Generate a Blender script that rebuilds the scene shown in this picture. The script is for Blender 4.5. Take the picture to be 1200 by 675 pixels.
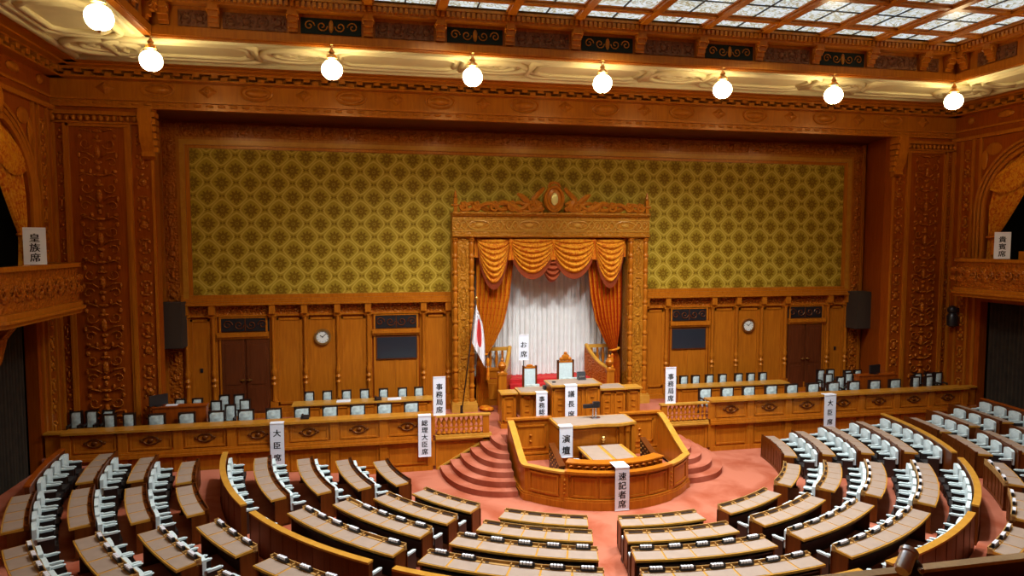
import bpy, bmesh, math, random
from mathutils import Vector, Matrix, Euler
random.seed(7)
S = bpy.context.scene
for o in list(bpy.data.objects): bpy.data.objects.remove(o, do_unlink=True)
PI = math.pi; sin, cos, rad = math.sin, math.cos, math.radians

# ------------------------------------------------------------------ camera
CAM = Vector((-7.078, -24.395, 7.715)); YAW, PITCH, FPX = 0.2042, 0.0648, 787.7
cd = bpy.data.cameras.new('camera'); cam = bpy.data.objects.new('camera', cd); S.collection.objects.link(cam)
cam.location = CAM; cam.rotation_euler = (PI/2-PITCH, 0, -YAW)
cd.sensor_width = 36; cd.lens = FPX*36/1200; cd.clip_end = 200; cd.clip_start = .05
S.camera = cam
# ------------------------------------------------------------------ world, exposure
w = bpy.data.worlds.new('world'); S.world = w; w.use_nodes = True
w.node_tree.nodes['Background'].inputs[0].default_value = (0.02, 0.015, 0.01, 1)
w.node_tree.nodes['Background'].inputs[1].default_value = 0.3
vs = S.view_settings; vs.view_transform = 'Standard'; vs.look = 'None'; vs.gamma = 1; vs.use_curve_mapping = False
EXPOSURE = 0.0; vs.exposure = EXPOSURE
SKY_L = .85      # radiance of the daylight behind the glass ceiling
LAMP_L = 25.0    # radiance of the globe lamps
S.cycles.use_denoising = True; S.cycles.max_bounces = 6; S.cycles.diffuse_bounces = 4; S.cycles.glossy_bounces = 3
S.cycles.sample_clamp_indirect = 6; S.cycles.caustics_reflective = False; S.cycles.caustics_refractive = False

# daylight-balanced ceiling spotlights among the coffers of the glass ceiling
SPOT_W = 5200
for i, (sx, sy) in enumerate(((-5.1, -6.3), (.13, -6.3), (5.3, -6.3), (-3.0, -10.4), (3.2, -10.4))):
    sl = bpy.data.lights.new('ceiling_spot', 'SPOT'); sl.energy = SPOT_W; sl.color = (.96, .97, 1); sl.spot_size = rad(125); sl.spot_blend = 1; sl.shadow_soft_size = .5
    so = bpy.data.objects.new('ceiling_spot', sl); S.collection.objects.link(so); so.location = (sx, sy, 14.4); so.rotation_euler = (rad(8), 0, 0)

# ------------------------------------------------------------------ materials
def newmat(name):
    m = bpy.data.materials.new(name); m.use_nodes = True; nt = m.node_tree
    return m, nt, nt.nodes['Principled BSDF']
def N(nt, typ, **kw):
    n = nt.nodes.new(typ)
    for k, v in kw.items():
        if k.startswith('i_'):
            n.inputs[int(k[2:])].default_value = v
        else: setattr(n, k, v)
    return n
def plain(name, col, rough=.5, metal=0, spec=.5, emis=None, var=.0, scale=6, coat=0):
    m, nt, b = newmat(name)
    b.inputs['Base Color'].default_value = (*col, 1); b.inputs['Roughness'].default_value = rough
    b.inputs['Metallic'].default_value = metal; b.inputs['Specular IOR Level'].default_value = spec
    b.inputs['Coat Weight'].default_value = coat
    if emis: b.inputs['Emission Color'].default_value = (*emis[0], 1); b.inputs['Emission Strength'].default_value = emis[1]
    if var:
        tc = N(nt, 'ShaderNodeTexCoord'); no = N(nt, 'ShaderNodeTexNoise'); no.inputs['Scale'].default_value = scale; no.inputs['Detail'].default_value = 4
        nt.links.new(tc.outputs['Object'], no.inputs['Vector'])
        r = N(nt, 'ShaderNodeValToRGB'); r.color_ramp.elements[0].position = .3; r.color_ramp.elements[1].position = .7
        r.color_ramp.elements[0].color = (*[c*(1-var) for c in col], 1); r.color_ramp.elements[1].color = (*[min(1, c*(1+var)) for c in col], 1)
        nt.links.new(no.outputs['Fac'], r.inputs[0]); nt.links.new(r.outputs[0], b.inputs['Base Color'])
    return m
def wood(name, c1, c2, rough=.3, gs=(9, 9, .8), bump=0, bscale=16, coat=.06):
    m, nt, b = newmat(name); L = nt.links.new
    tc = N(nt, 'ShaderNodeTexCoord'); mp = N(nt, 'ShaderNodeMapping'); mp.inputs['Scale'].default_value = gs
    L(tc.outputs['Object'], mp.inputs['Vector'])
    no = N(nt, 'ShaderNodeTexNoise'); no.inputs['Scale'].default_value = 1.6; no.inputs['Detail'].default_value = 6; no.inputs['Distortion'].default_value = .5
    L(mp.outputs[0], no.inputs['Vector'])
    r = N(nt, 'ShaderNodeValToRGB'); r.color_ramp.elements[0].position = .32; r.color_ramp.elements[1].position = .7
    r.color_ramp.elements[0].color = (*c1, 1); r.color_ramp.elements[1].color = (*c2, 1)
    L(no.outputs['Fac'], r.inputs[0]); L(r.outputs[0], b.inputs['Base Color'])
    b.inputs['Specular IOR Level'].default_value = .42; b.inputs['Specular Tint'].default_value = (1, .62, .28, 1); b.inputs['Roughness'].default_value = rough; b.inputs['Coat Weight'].default_value = coat; b.inputs['Coat Roughness'].default_value = .2
    if bump:
        v = N(nt, 'ShaderNodeTexVoronoi', feature='SMOOTH_F1'); v.inputs['Scale'].default_value = bscale
        n2 = N(nt, 'ShaderNodeTexNoise'); n2.inputs['Scale'].default_value = bscale*.5; n2.inputs['Detail'].default_value = 3; n2.inputs['Distortion'].default_value = 1.5
        L(tc.outputs['Object'], v.inputs['Vector']); L(tc.outputs['Object'], n2.inputs['Vector'])
        ad = N(nt, 'ShaderNodeMath', operation='ADD'); L(v.outputs['Distance'], ad.inputs[0]); L(n2.outputs['Fac'], ad.inputs[1])
        bp = N(nt, 'ShaderNodeBump'); bp.inputs['Strength'].default_value = bump; bp.inputs['Distance'].default_value = .05
        L(ad.outputs[0], bp.inputs['Height']); L(bp.outputs[0], b.inputs['Normal'])
    return m
M = {}
M['wood'] = wood('warm_polished_wood', (.35, .098, .006), (.47, .150, .009))
M['woodred'] = wood('red_brown_wood', (.24, .043, .003), (.34, .072, .005))
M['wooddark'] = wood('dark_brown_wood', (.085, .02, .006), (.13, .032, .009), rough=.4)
M['woodlight'] = wood('honey_wood', (.44, .205, .024), (.54, .275, .04), gs=(3, 3, 3), rough=.3)
M['carved'] = wood('carved_wood', (.31, .075, .005), (.42, .115, .008), bump=.9, bscale=13, rough=.22)
M['carvedlight'] = wood('carved_golden_wood', (.34, .122, .008), (.44, .172, .013), bump=.7, bscale=12)
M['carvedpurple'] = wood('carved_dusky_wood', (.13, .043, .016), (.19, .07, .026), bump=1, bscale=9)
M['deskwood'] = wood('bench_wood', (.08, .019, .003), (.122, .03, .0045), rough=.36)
M['plaster'] = plain('cream_plaster', (.74, .67, .38), .6, var=.05, scale=2)
M['ledgewood'] = wood('pale_ledge_wood', (.36, .2, .06), (.46, .27, .09), gs=(3, 3, 3))
M['benchtop'] = wood('bench_top_wood', (.4, .16, .014), (.5, .22, .022), gs=(3, 3, 3))
M['taupe'] = plain('taupe_leather', (.31, .23, .17), .55, var=.06, scale=5)
M['pale'] = plain('pale_blue_upholstery', (.56, .68, .68), .75, var=.08, scale=14)
M['silk'] = plain('sage_blue_silk', (.5, .61, .6), .6, var=.25, scale=7)
M['darkseat'] = plain('dark_seat_leather', (.02, .018, .017), .5)
M['palewood'] = wood('pale_edge_wood', (.62, .44, .24), (.72, .54, .32))
M['silver'] = plain('silver_paint', (.86, .9, 1), .3, metal=.85)
M['black'] = plain('black_plastic', (.012, .012, .014), .35)
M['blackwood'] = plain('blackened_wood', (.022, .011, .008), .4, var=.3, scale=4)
M['screen'] = plain('dark_screen_glass', (.02, .026, .036), .12)
M['paper'] = plain('white_card', (.72, .77, .84), .8, var=.02)
M['ink'] = plain('black_ink', (.01, .01, .012), .7)
M['white'] = plain('white_tile', (.8, .82, .86), .5)
M['brass'] = plain('brass', (.75, .5, .16), .3, metal=1)
M['chrome'] = plain('silver_metal', (.62, .66, .72), .25, metal=1)
M['speaker'] = plain('brown_loudspeaker_cloth', (.035, .02, .01), .85, var=.15, scale=60)
M['clockface'] = plain('clock_face', (.72, .74, .68), .5)
M['redcloth'] = plain('scarlet_carpet', (.5, .012, .012), .8, var=.1)
M['jewel'] = plain('pale_gold_jewel', (.85, .75, .25), .15, metal=.3)
M['sheer'] = plain('white_sheer_cloth', (.74, .75, .72), .85, var=.05, scale=3)
M['drapefringe'] = plain('rust_fringe', (.3, .05, .006), .9, var=.35, scale=40)
M['browncurtain'] = plain('dark_brown_velvet', (.03, .019, .009), .95, var=.3, scale=3)
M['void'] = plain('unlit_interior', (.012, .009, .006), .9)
M['lamp'] = plain('lit_opal_glass', (.9, .85, .7), .3, emis=((1, .77, .42), LAMP_L))

def brocade(name, base, mid, dark):
    m, nt, b = newmat(name); L = nt.links.new
    tc = N(nt, 'ShaderNodeTexCoord'); mp = N(nt, 'ShaderNodeMapping'); mp.inputs['Scale'].default_value = (1, 1, .7)
    L(tc.outputs['Object'], mp.inputs['Vector'])
    v = N(nt, 'ShaderNodeTexNoise'); v.inputs['Scale'].default_value = 5.5; v.inputs['Detail'].default_value = 3; v.inputs['Distortion'].default_value = 2.2
    L(mp.outputs[0], v.inputs['Vector'])
    r = N(nt, 'ShaderNodeValToRGB'); e = r.color_ramp.elements
    e[0].position = .38; e[0].color = (*dark, 1); e[1].position = .62; e[1].color = (*base, 1); x = e.new(.48); x.color = (*mid, 1)
    L(v.outputs['Fac'], r.inputs[0]); L(r.outputs[0], b.inputs['Base Color'])
    b.inputs['Roughness'].default_value = .55; b.inputs['Specular Tint'].default_value = (1, .6, .25, 1); b.inputs['Specular IOR Level'].default_value = .35
    return m
M['brocade'] = brocade('orange_brocade', (.68, .25, .012), (.6, .16, .008), (.44, .06, .005))
M['brocadegold'] = brocade('gold_brocade', (.68, .3, .018), (.6, .2, .01), (.46, .09, .006))

def stripes():
    m, nt, b = newmat('red_striped_orange_brocade'); L = nt.links.new
    uv = N(nt, 'ShaderNodeUVMap'); sp = N(nt, 'ShaderNodeSeparateXYZ'); L(uv.outputs[0], sp.inputs[0])
    a = mth(nt, 'ABSOLUTE', mth(nt, 'SINE', mth(nt, 'MULTIPLY', sp.outputs[0], 8*PI)))
    h = mth(nt, 'ABSOLUTE', mth(nt, 'SINE', mth(nt, 'MULTIPLY', sp.outputs[1], 26*PI)))
    no = N(nt, 'ShaderNodeTexNoise'); no.inputs['Scale'].default_value = 9; no.inputs['Detail'].default_value = 3; tc = N(nt, 'ShaderNodeTexCoord'); L(tc.outputs['Object'], no.inputs['Vector'])
    v = mth(nt, 'ADD', mth(nt, 'MULTIPLY', a, .75), mth(nt, 'MULTIPLY', mth(nt, 'SUBTRACT', no.outputs['Fac'], .5), .5))
    v = mth(nt, 'SUBTRACT', v, mth(nt, 'MULTIPLY', mth(nt, 'LESS_THAN', h, .14), .25))
    r = N(nt, 'ShaderNodeValToRGB'); e = r.color_ramp.elements
    e[0].position = .1; e[0].color = (.36, .02, .004, 1); e[1].position = .6; e[1].color = (.68, .27, .014, 1); x = e.new(.32); x.color = (.58, .14, .007, 1)
    L(v, r.inputs[0]); L(r.outputs[0], b.inputs['Base Color']); b.inputs['Roughness'].default_value = .45; b.inputs['Specular Tint'].default_value = (1, .6, .25, 1); b.inputs['Specular IOR Level'].default_value = .4
    return m
def carpet():
    m, nt, b = newmat('terracotta_carpet'); L = nt.links.new
    tc = N(nt, 'ShaderNodeTexCoord')
    a = N(nt, 'ShaderNodeTexNoise'); a.inputs['Scale'].default_value = .8; a.inputs['Detail'].default_value = 5; a.inputs['Distortion'].default_value = .6
    c = N(nt, 'ShaderNodeTexNoise'); c.inputs['Scale'].default_value = 90
    L(tc.outputs['Object'], a.inputs['Vector']); L(tc.outputs['Object'], c.inputs['Vector'])
    r = N(nt, 'ShaderNodeValToRGB'); e = r.color_ramp.elements
    e[0].position = .36; e[0].color = (.31, .075, .034, 1); e[1].position = .58; e[1].color = (.43, .14, .08, 1)
    L(a.outputs['Fac'], r.inputs[0]); L(r.outputs[0], b.inputs['Base Color'])
    bp = N(nt, 'ShaderNodeBump'); bp.inputs['Strength'].default_value = .3; bp.inputs['Distance'].default_value = .01
    L(c.outputs['Fac'], bp.inputs['Height']); L(bp.outputs[0], b.inputs['Normal'])
    b.inputs['Roughness'].default_value = .95; b.inputs['Specular IOR Level'].default_value = .1
    return m
M['carpet'] = carpet()

def mth(nt, op, a, b=None, c=None):
    n = nt.nodes.new('ShaderNodeMath'); n.operation = op
    for i, v in enumerate((a, b, c)):
        if v is None: continue
        if isinstance(v, (int, float)): n.inputs[i].default_value = v
        else: nt.links.new(v, n.inputs[i])
    return n.outputs[0]
def damask():
    m, nt, b = newmat('gold_damask'); L = nt.links.new
    tc = N(nt, 'ShaderNodeTexCoord'); sp = N(nt, 'ShaderNodeSeparateXYZ'); L(tc.outputs['Object'], sp.inputs[0])
    f = lambda op, *a: mth(nt, op, *a)
    u0 = f('SUBTRACT', f('FRACT', f('ADD', sp.outputs['X'], 100.5)), .5)
    v0 = f('SUBTRACT', f('FRACT', f('ADD', sp.outputs['Z'], 100.0)), .5)      # motif centres at x = n, z = n + .5
    # curve the lattice a little so that its diamonds become ogees
    k = f('GREATER_THAN', f('ADD', f('ABSOLUTE', u0), f('ABSOLUTE', v0)), .5)
    u = f('SUBTRACT', u0, f('MULTIPLY', f('MULTIPLY', f('SIGN', u0), .5), k))
    v = f('SUBTRACT', v0, f('MULTIPLY', f('MULTIPLY', f('SIGN', v0), .5), k))
    au = f('ABSOLUTE', u); av = f('ABSOLUTE', v)
    wob = f('MULTIPLY', f('SINE', f('MULTIPLY', f('SUBTRACT', av, au), 2*PI)), .0)
    d = f('SUBTRACT', .5, f('ADD', f('ADD', au, av), wob))                       # 0 on the lattice, .5 in the middle
    pn = f('POWER', f('ADD', f('POWER', au, 1.3), f('POWER', av, 1.3)), 1/1.3)
    d2 = f('SUBTRACT', .5, pn)
    rib = f('MULTIPLY', f('GREATER_THAN', d2, .085), f('LESS_THAN', d2, .15))      # light ribbon edge
    # flower: fan with petals above, stem below
    vv = f('SUBTRACT', v, -.02)
    r = f('SQRT', f('ADD', f('MULTIPLY', u, u), f('MULTIPLY', f('MULTIPLY', vv, vv), 1.1)))
    th = f('ARCTAN2', u, vv)
    pet = f('ADD', .2, f('MULTIPLY', f('COSINE', f('MULTIPLY', th, 9)), .05))
    fl = f('LESS_THAN', r, pet)
    hole = f('MULTIPLY', f('GREATER_THAN', r, .045), f('LESS_THAN', r, .065))
    fl = f('MULTIPLY', fl, f('SUBTRACT', 1, hole))
    v2 = f('ADD', v, .27)
    r2 = f('SQRT', f('ADD', f('MULTIPLY', u, u), f('MULTIPLY', v2, v2)))
    dots = f('LESS_THAN', r2, f('ADD', .045, f('MULTIPLY', f('COSINE', f('MULTIPLY', f('ARCTAN2', u, v2), 6)), .03)))
    # small leaf clusters at the left and right corners of every ogee
    u3 = f('SUBTRACT', au, .47)
    r3 = f('SQRT', f('ADD', f('MULTIPLY', u3, u3), f('MULTIPLY', av, av)))
    lf = f('LESS_THAN', r3, f('ADD', .075, f('MULTIPLY', f('COSINE', f('MULTIPLY', f('ARCTAN2', av, u3), 7)), .03)))
    dk = f('MAXIMUM', f('MAXIMUM', fl, dots), lf)
    no = N(nt, 'ShaderNodeTexNoise'); no.inputs['Scale'].default_value = 14; no.inputs['Detail'].default_value = 3
    L(tc.outputs['Object'], no.inputs['Vector'])
    val = f('ADD', f('ADD', .5, f('MULTIPLY', rib, .32)), f('MULTIPLY', dk, -.42))
    val = f('ADD', val, f('MULTIPLY', f('SUBTRACT', no.outputs['Fac'], .5), .25))
    rp = N(nt, 'ShaderNodeValToRGB'); e = rp.color_ramp.elements
    e[0].position = .08; e[0].color = (.18, .098, .004, 1); e[1].position = .85; e[1].color = (.53, .375, .05, 1)
    x = e.new(.5); x.color = (.34, .225, .015, 1)
    L(val, rp.inputs[0]); L(rp.outputs[0], b.inputs['Base Color'])
    b.inputs['Roughness'].default_value = .6; b.inputs['Specular Tint'].default_value = (1, .8, .4, 1); b.inputs['Specular IOR Level'].default_value = .3
    return m
M['damask'] = damask(); M['drapestripe'] = stripes()
def stained():
    m, nt, b = newmat('leaded_daylight_glass'); L = nt.links.new
    tc = N(nt, 'ShaderNodeTexCoord')
    a = N(nt, 'ShaderNodeTexNoise'); a.inputs['Scale'].default_value = 2.6; a.inputs['Detail'].default_value = 1.5; a.inputs['Distortion'].default_value = 2.5
    L(tc.outputs['Object'], a.inputs['Vector'])
    band = mth(nt, 'ABSOLUTE', mth(nt, 'SUBTRACT', a.outputs['Fac'], .5))
    r = N(nt, 'ShaderNodeValToRGB'); e = r.color_ramp.elements
    e[0].position = .0; e[0].color = (.2, .19, .1, 1); e[1].position = .09; e[1].color = (.72, .88, 1, 1); x = e.new(.045); x.color = (.46, .47, .33, 1)
    L(band, r.inputs[0]); L(r.outputs[0], b.inputs['Emission Color']); b.inputs['Emission Strength'].default_value = SKY_L
    b.inputs['Base Color'].default_value = (.3, .32, .33, 1); b.inputs['Roughness'].default_value = .3
    return m
M['glass'] = stained()
def grille_mat():
    m, nt, b = newmat('black_scrollwork'); L = nt.links.new
    tc = N(nt, 'ShaderNodeTexCoord'); a = N(nt, 'ShaderNodeTexNoise'); a.inputs['Scale'].default_value = 4; a.inputs['Distortion'].default_value = 3; a.inputs['Detail'].default_value = 1
    L(tc.outputs['Object'], a.inputs['Vector']); band = mth(nt, 'ABSOLUTE', mth(nt, 'SUBTRACT', a.outputs['Fac'], .5))
    r = N(nt, 'ShaderNodeValToRGB'); e = r.color_ramp.elements
    e[0].position = .01; e[0].color = (.12, .1, .06, 1); e[1].position = .05; e[1].color = (.008, .012, .01, 1)
    L(band, r.inputs[0]); L(r.outputs[0], b.inputs['Base Color']); b.inputs['Roughness'].default_value = .4
    return m
M['grille'] = grille_mat(); M['darkgreen'] = plain('dark_green_backing', (.008, .016, .01), .7, spec=.2)
def flagmat():
    m, nt, b = newmat('white_flag_with_red_disc'); L = nt.links.new
    uv = N(nt, 'ShaderNodeUVMap'); sp = N(nt, 'ShaderNodeSeparateXYZ'); L(uv.outputs[0], sp.inputs[0])
    dx = mth(nt, 'MULTIPLY', mth(nt, 'SUBTRACT', sp.outputs[0], .5), 1.5); dy = mth(nt, 'SUBTRACT', sp.outputs[1], .5)
    r = mth(nt, 'SQRT', mth(nt, 'ADD', mth(nt, 'MULTIPLY', dx, dx), mth(nt, 'MULTIPLY', dy, dy)))
    k = mth(nt, 'LESS_THAN', r, .3)
    mx = N(nt, 'ShaderNodeMix', data_type='RGBA'); L(k, mx.inputs[0]); mx.inputs[6].default_value = (.8, .8, .82, 1); mx.inputs[7].default_value = (.6, .03, .03, 1)
    L(mx.outputs[2], b.inputs['Base Color']); b.inputs['Roughness'].default_value = .8
    return m
M['flag'] = flagmat()

# ------------------------------------------------------------------ mesh helpers
YC = -1.95
def pol(r, a): return (r*sin(rad(a)), YC-r*cos(rad(a)))
_ico = None
def ico():
    global _ico
    if _ico is None:
        t = bmesh.new(); bmesh.ops.create_icosphere(t, subdivisions=2, radius=1)
        _ico = ([v.co.copy() for v in t.verts], [[v.index for v in f.verts] for f in t.faces]); t.free()
    return _ico
class B:
    def __init__(s): s.v = []; s.f = []; s.m = []; s.uv = None
    def face(s, ids, mi=0): s.f.append(tuple(ids)); s.m.append(mi)
    def box(s, x0, x1, y0, y1, z0, z1, mi=0, T=None):
        n = len(s.v)
        for z in (z0, z1):
            for x, y in ((x0, y0), (x1, y0), (x1, y1), (x0, y1)):
                p = Vector((x, y, z)); s.v.append(T @ p if T else p)
        for q in ((0, 3, 2, 1), (4, 5, 6, 7), (0, 1, 5, 4), (1, 2, 6, 5), (2, 3, 7, 6), (3, 0, 4, 7)): s.face([n+i for i in q], mi)
    def prism(s, poly, a0, a1, axis='x', mi=0):
        """poly of (p,q) swept along axis: x -> (y,z), y -> (x,z), z -> (x,y)"""
        n = len(s.v); k = len(poly)
        for a in (a0, a1):
            for p, q in poly: s.v.append(Vector({'x': (a, p, q), 'y': (p, a, q), 'z': (p, q, a)}[axis]))
        s.face([n+i for i in range(k)][::-1], mi); s.face([n+k+i for i in range(k)], mi)
        for i in range(k):
            j = (i+1) % k; s.face((n+i, n+j, n+k+j, n+k+i), mi)
    def lathe(s, prof, c=(0, 0, 0), n=12, mi=0, half=None):
        b = len(s.v); k = len(prof)
        for i in range(n):
            a = 2*PI*i/n
            for r, z in prof: s.v.append(Vector((c[0]+r*cos(a), c[1]+r*sin(a), c[2]+z)))
        for i in range(n):
            j = (i+1) % n
            for t in range(k-1): s.face((b+i*k+t, b+j*k+t, b+j*k+t+1, b+i*k+t+1), mi)
        s.face([b+i*k for i in range(n)][::-1], mi); s.face([b+i*k+k-1 for i in range(n)], mi)
    def tube(s, pts, r, n=6, mi=0):
        pts = [Vector(p) for p in pts]; b = len(s.v); m = len(pts); prev = None
        for i, p in enumerate(pts):
            d = (pts[min(i+1, m-1)]-pts[max(i-1, 0)]).normalized()
            if prev is None:
                up = Vector((0, 0, 1)) if abs(d.z) < .9 else Vector((0, 1, 0)); e1 = d.cross(up).normalized()
            else: e1 = (prev-d*prev.dot(d)).normalized()
            prev = e1; e2 = d.cross(e1); rr = r[i] if isinstance(r, (list, tuple)) else r
            for j in range(n):
                a = 2*PI*j/n; s.v.append(p+(e1*cos(a)+e2*sin(a))*rr)
        for i in range(m-1):
            for j in range(n):
                k = (j+1) % n; s.face((b+i*n+j, b+i*n+k, b+(i+1)*n+k, b+(i+1)*n+j), mi)
        s.face([b+j for j in range(n)][::-1], mi); s.face([b+(m-1)*n+j for j in range(n)], mi)
    def ell(s, c, rx, ry, rz, mi=0, T=None):
        vs_, fs = ico(); b = len(s.v)
        for p in vs_:
            q = Vector((p.x*rx, p.y*ry, p.z*rz)); q = (T @ q if T else q)+Vector(c); s.v.append(q)
        for f in fs: s.face([b+i for i in f], mi)
    def arc(s, r0, r1, a0, a1, z0, z1, step=1.5, mi=0, z0b=None, z1b=None):
        """polar box about the hall's centre; z0/z1 at r0, z0b/z1b at r1"""
        z0b = z0 if z0b is None else z0b; z1b = z1 if z1b is None else z1b
        n = max(1, int(abs(a1-a0)/step)); b = len(s.v)
        for i in range(n+1):
            a = a0+(a1-a0)*i/n
            for r, z in ((r0, z0), (r1, z0b), (r1, z1b), (r0, z1)):
                x, y = pol(r, a); s.v.append(Vector((x, y, z)))
        for i in range(n):
            for j in range(4):
                k = (j+1) % 4; s.face((b+i*4+j, b+i*4+k, b+i*4+4+k, b+i*4+4+j), mi)
        s.face((b, b+3, b+2, b+1), mi); s.face([b+n*4+j for j in range(4)], mi)
    def strip(s, path, z0, z1, d0, d1, mi=0):
        """rectangle section swept along an open plan path; d = offset to the path's left normal; z may be functions of index"""
        P = [Vector((*p, 0)) for p in path]; m = len(P); b = len(s.v)
        for i, p in enumerate(P):
            d = (P[min(i+1, m-1)]-P[max(i-1, 0)]).normalized(); nn = Vector((-d.y, d.x, 0))
            za = z0[i] if isinstance(z0, (list, tuple)) else z0; zb = z1[i] if isinstance(z1, (list, tuple)) else z1
            for dd, z in ((d0, za), (d1, za), (d1, zb), (d0, zb)):
                q = p+nn*dd; s.v.append(Vector((q.x, q.y, z)))
        for i in range(m-1):
            for j in range(4):
                k = (j+1) % 4; s.face((b+i*4+j, b+i*4+k, b+i*4+4+k, b+i*4+4+j), mi)
        s.face((b, b+3, b+2, b+1), mi); s.face([b+(m-1)*4+j for j in range(4)], mi)
    def sheet(s, nu, nv, fn, mi=0, uv=False):
        b = len(s.v)
        if uv and s.uv is None: s.uv = {}
        for i in range(nu+1):
            for j in range(nv+1):
                if uv: s.uv[len(s.v)] = (i/nu, 1-j/nv)
                s.v.append(Vector(fn(i/nu, j/nv)))
        for i in range(nu):
            for j in range(nv):
                a = b+i*(nv+1)+j; s.face((a, a+1, a+nv+2, a+nv+1), mi)
def link(o): S.collection.objects.link(o); return o
def mk(name, b, mats, parent=None, org=(0, 0, 0), smooth=False, fix=True, thick=0):
    """one mesh object; b holds world coordinates, org is the thing's base"""
    me = bpy.data.meshes.new(name); O = Vector(org)
    me.from_pydata([tuple(v-O) for v in b.v], [], b.f); 
    mats = mats if isinstance(mats, (list, tuple)) else [mats]
    for m in mats: me.materials.append(M[m] if isinstance(m, str) else m)
    me.polygons.foreach_set('material_index', b.m)
    if b.uv:
        l = me.uv_layers.new(name='UVMap')
        for lp in me.loops: l.data[lp.index].uv = b.uv.get(lp.vertex_index, (0, 0))
    if fix:
        t = bmesh.new(); t.from_mesh(me); bmesh.ops.recalc_face_normals(t, faces=t.faces); t.to_mesh(me); t.free()
    if smooth:
        me.polygons.foreach_set('use_smooth', [True]*len(me.polygons))
        if smooth is not True:
            try: me.set_sharp_from_angle(angle=rad(smooth))
            except Exception: pass
    me.update(); o = link(bpy.data.objects.new(name, me))
    if thick:
        md = o.modifiers.new('thickness', 'SOLIDIFY'); md.thickness = thick; md.offset = 0
    if parent: o.parent = parent
    else: o.location = O
    return o
def tag(o, label=None, cat=None, group=None, kind=None):
    if label: o['label'] = label
    if cat: o['category'] = cat
    if group: o['group'] = group
    if kind: o['kind'] = kind
    return o
def thing(name, loc, label, cat, group=None, rz=0, scale=None):
    o = link(bpy.data.objects.new(name, None)); o.location = loc; o.rotation_euler = (0, 0, rz); o.empty_display_size = .1
    if scale: o.scale = scale
    return tag(o, label, cat, group)
def struct(name, b, mats, parent=None, **k):
    o = mk(name, b, mats, parent, **k)
    if not parent: o['kind'] = 'structure'
    return o
def dup(root, loc, rz, label=None, group=None, scale=None):
    r = root.copy(); link(r); r.location = loc; r.rotation_euler = (0, 0, rz)
    if label: r['label'] = label
    if group: r['group'] = group
    if scale: r.scale = scale
    for ch in list(root.children):
        c = ch.copy(); link(c); c.parent = r
        for g in list(ch.children):
            d = g.copy(); link(d); d.parent = c
    return r
_cf, _cp = None, None
def px(p):
    """where a point lands in the 1200x675 frame (only used to leave out repeats the frame shows nothing of)"""
    d = Vector(p)-CAM; f = Vector((sin(YAW)*cos(PITCH), cos(YAW)*cos(PITCH), -sin(PITCH))); r = Vector((cos(YAW), -sin(YAW), 0)); u = r.cross(f)
    z = d.dot(f)
    return (600+FPX*d.dot(r)/z, 337.5-FPX*d.dot(u)/z) if z > .1 else (9e9, 9e9)
def inframe(pts, mx=25, my=25): return any(-mx < q[0] < 1200+mx and -my < q[1] < 675+my for q in map(px, pts))
ORD = ['zeroth', 'first', 'second', 'third', 'fourth', 'fifth', 'sixth', 'seventh', 'eighth', 'ninth', 'tenth', 'eleventh', 'twelfth', 'thirteenth']

def scroll_pts(c, ex, ez, ny, r0, turns, dirn, start, lift, n=14):
    """spiral in the plane spanned by ex, ez"""
    out = []
    for i in range(n+1):
        t = i/n; a = start+dirn*2*PI*turns*t; r = r0*(1-.82*t)
        out.append(c+ex*(r*cos(a))+ez*(r*sin(a))+ny*lift)
    return out
def carve_unit(b, c, ex, ez, ny, W, H, flip=False):
    """one unit of candelabra carving centred at c, W wide, H tall, standing proud along ny"""
    R = Matrix((ex, ny, ez)).transposed()
    E = lambda u, v, ru, rv, rn=.05: b.ell(c+ex*u+ez*v, ru, rn, rv, T=R)
    E(0, 0, .07*W, .13*H, .07); E(0, .2*H, .12*W, .035*H); E(0, .27*H, .05*W, .05*H); E(0, -.19*H, .09*W, .04*H); E(0, -.3*H, .05*W, .06*H); E(0, .38*H, .13*W, .03*H, .06)
    for sgn in (-1, 1):
        b.tube(scroll_pts(c+ex*sgn*.26*W+ez*.15*H, ex*sgn, ez, ny, .15*W, 1.1, 1, PI*1.1, .02), [.028*(1-.5*i/14) for i in range(15)], 5)
        b.tube(scroll_pts(c+ex*sgn*.3*W-ez*.2*H, ex*sgn, ez, ny, .13*W, 1.1, -1, PI*.9, .02), [.026*(1-.5*i/14) for i in range(15)], 5)
        b.tube([c+ex*sgn*.08*W-ez*.1*H, c+ex*sgn*.22*W-ez*.02*H+ny*.03, c+ex*sgn*.4*W+ez*.0*H+ny*.02], [.03, .025, .012], 5)
        b.tube([c+ex*sgn*.1*W+ez*.36*H, c+ex*sgn*.3*W+ez*.42*H+ny*.03, c+ex*sgn*.42*W+ez*.36*H+ny*.02], [.026, .03, .012], 5)
        E(sgn*.38*W, .28*H, .05*W, .05*H); E(sgn*.41*W, -.06*H, .035*W, .06*H); E(sgn*.36*W, -.36*H, .06*W, .035*H); E(sgn*.17*W, -.36*H, .04*W, .05*H)
def carve_strip(b, c0, ex, ez, ny, W, L, unit=.8):
    """small repeated pendants, beads and discs along ez"""
    R = Matrix((ex, ny, ez)).transposed(); n = max(1, round(L/unit)); u = L/n
    for i in range(n):
        c = c0+ez*(u*(i+.5))
        E = lambda du, dv, ru, rv, rn=.035: b.ell(c+ex*du+ez*dv, ru, rn, rv, T=R)
        if i % 2:
            E(0, 0, .3*W, .3*W, .05); E(0, u*.36, .16*W, u*.1)
        else:
            E(0, 0, .16*W, u*.22, .05); E(0, u*.33, .3*W, u*.06); E(0, -u*.33, .25*W, u*.06)
        for sgn in (-1, 1): E(sgn*.32*W, u*.2, .1*W, u*.1); E(sgn*.3*W, -u*.22, .1*W, u*.09)
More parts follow.
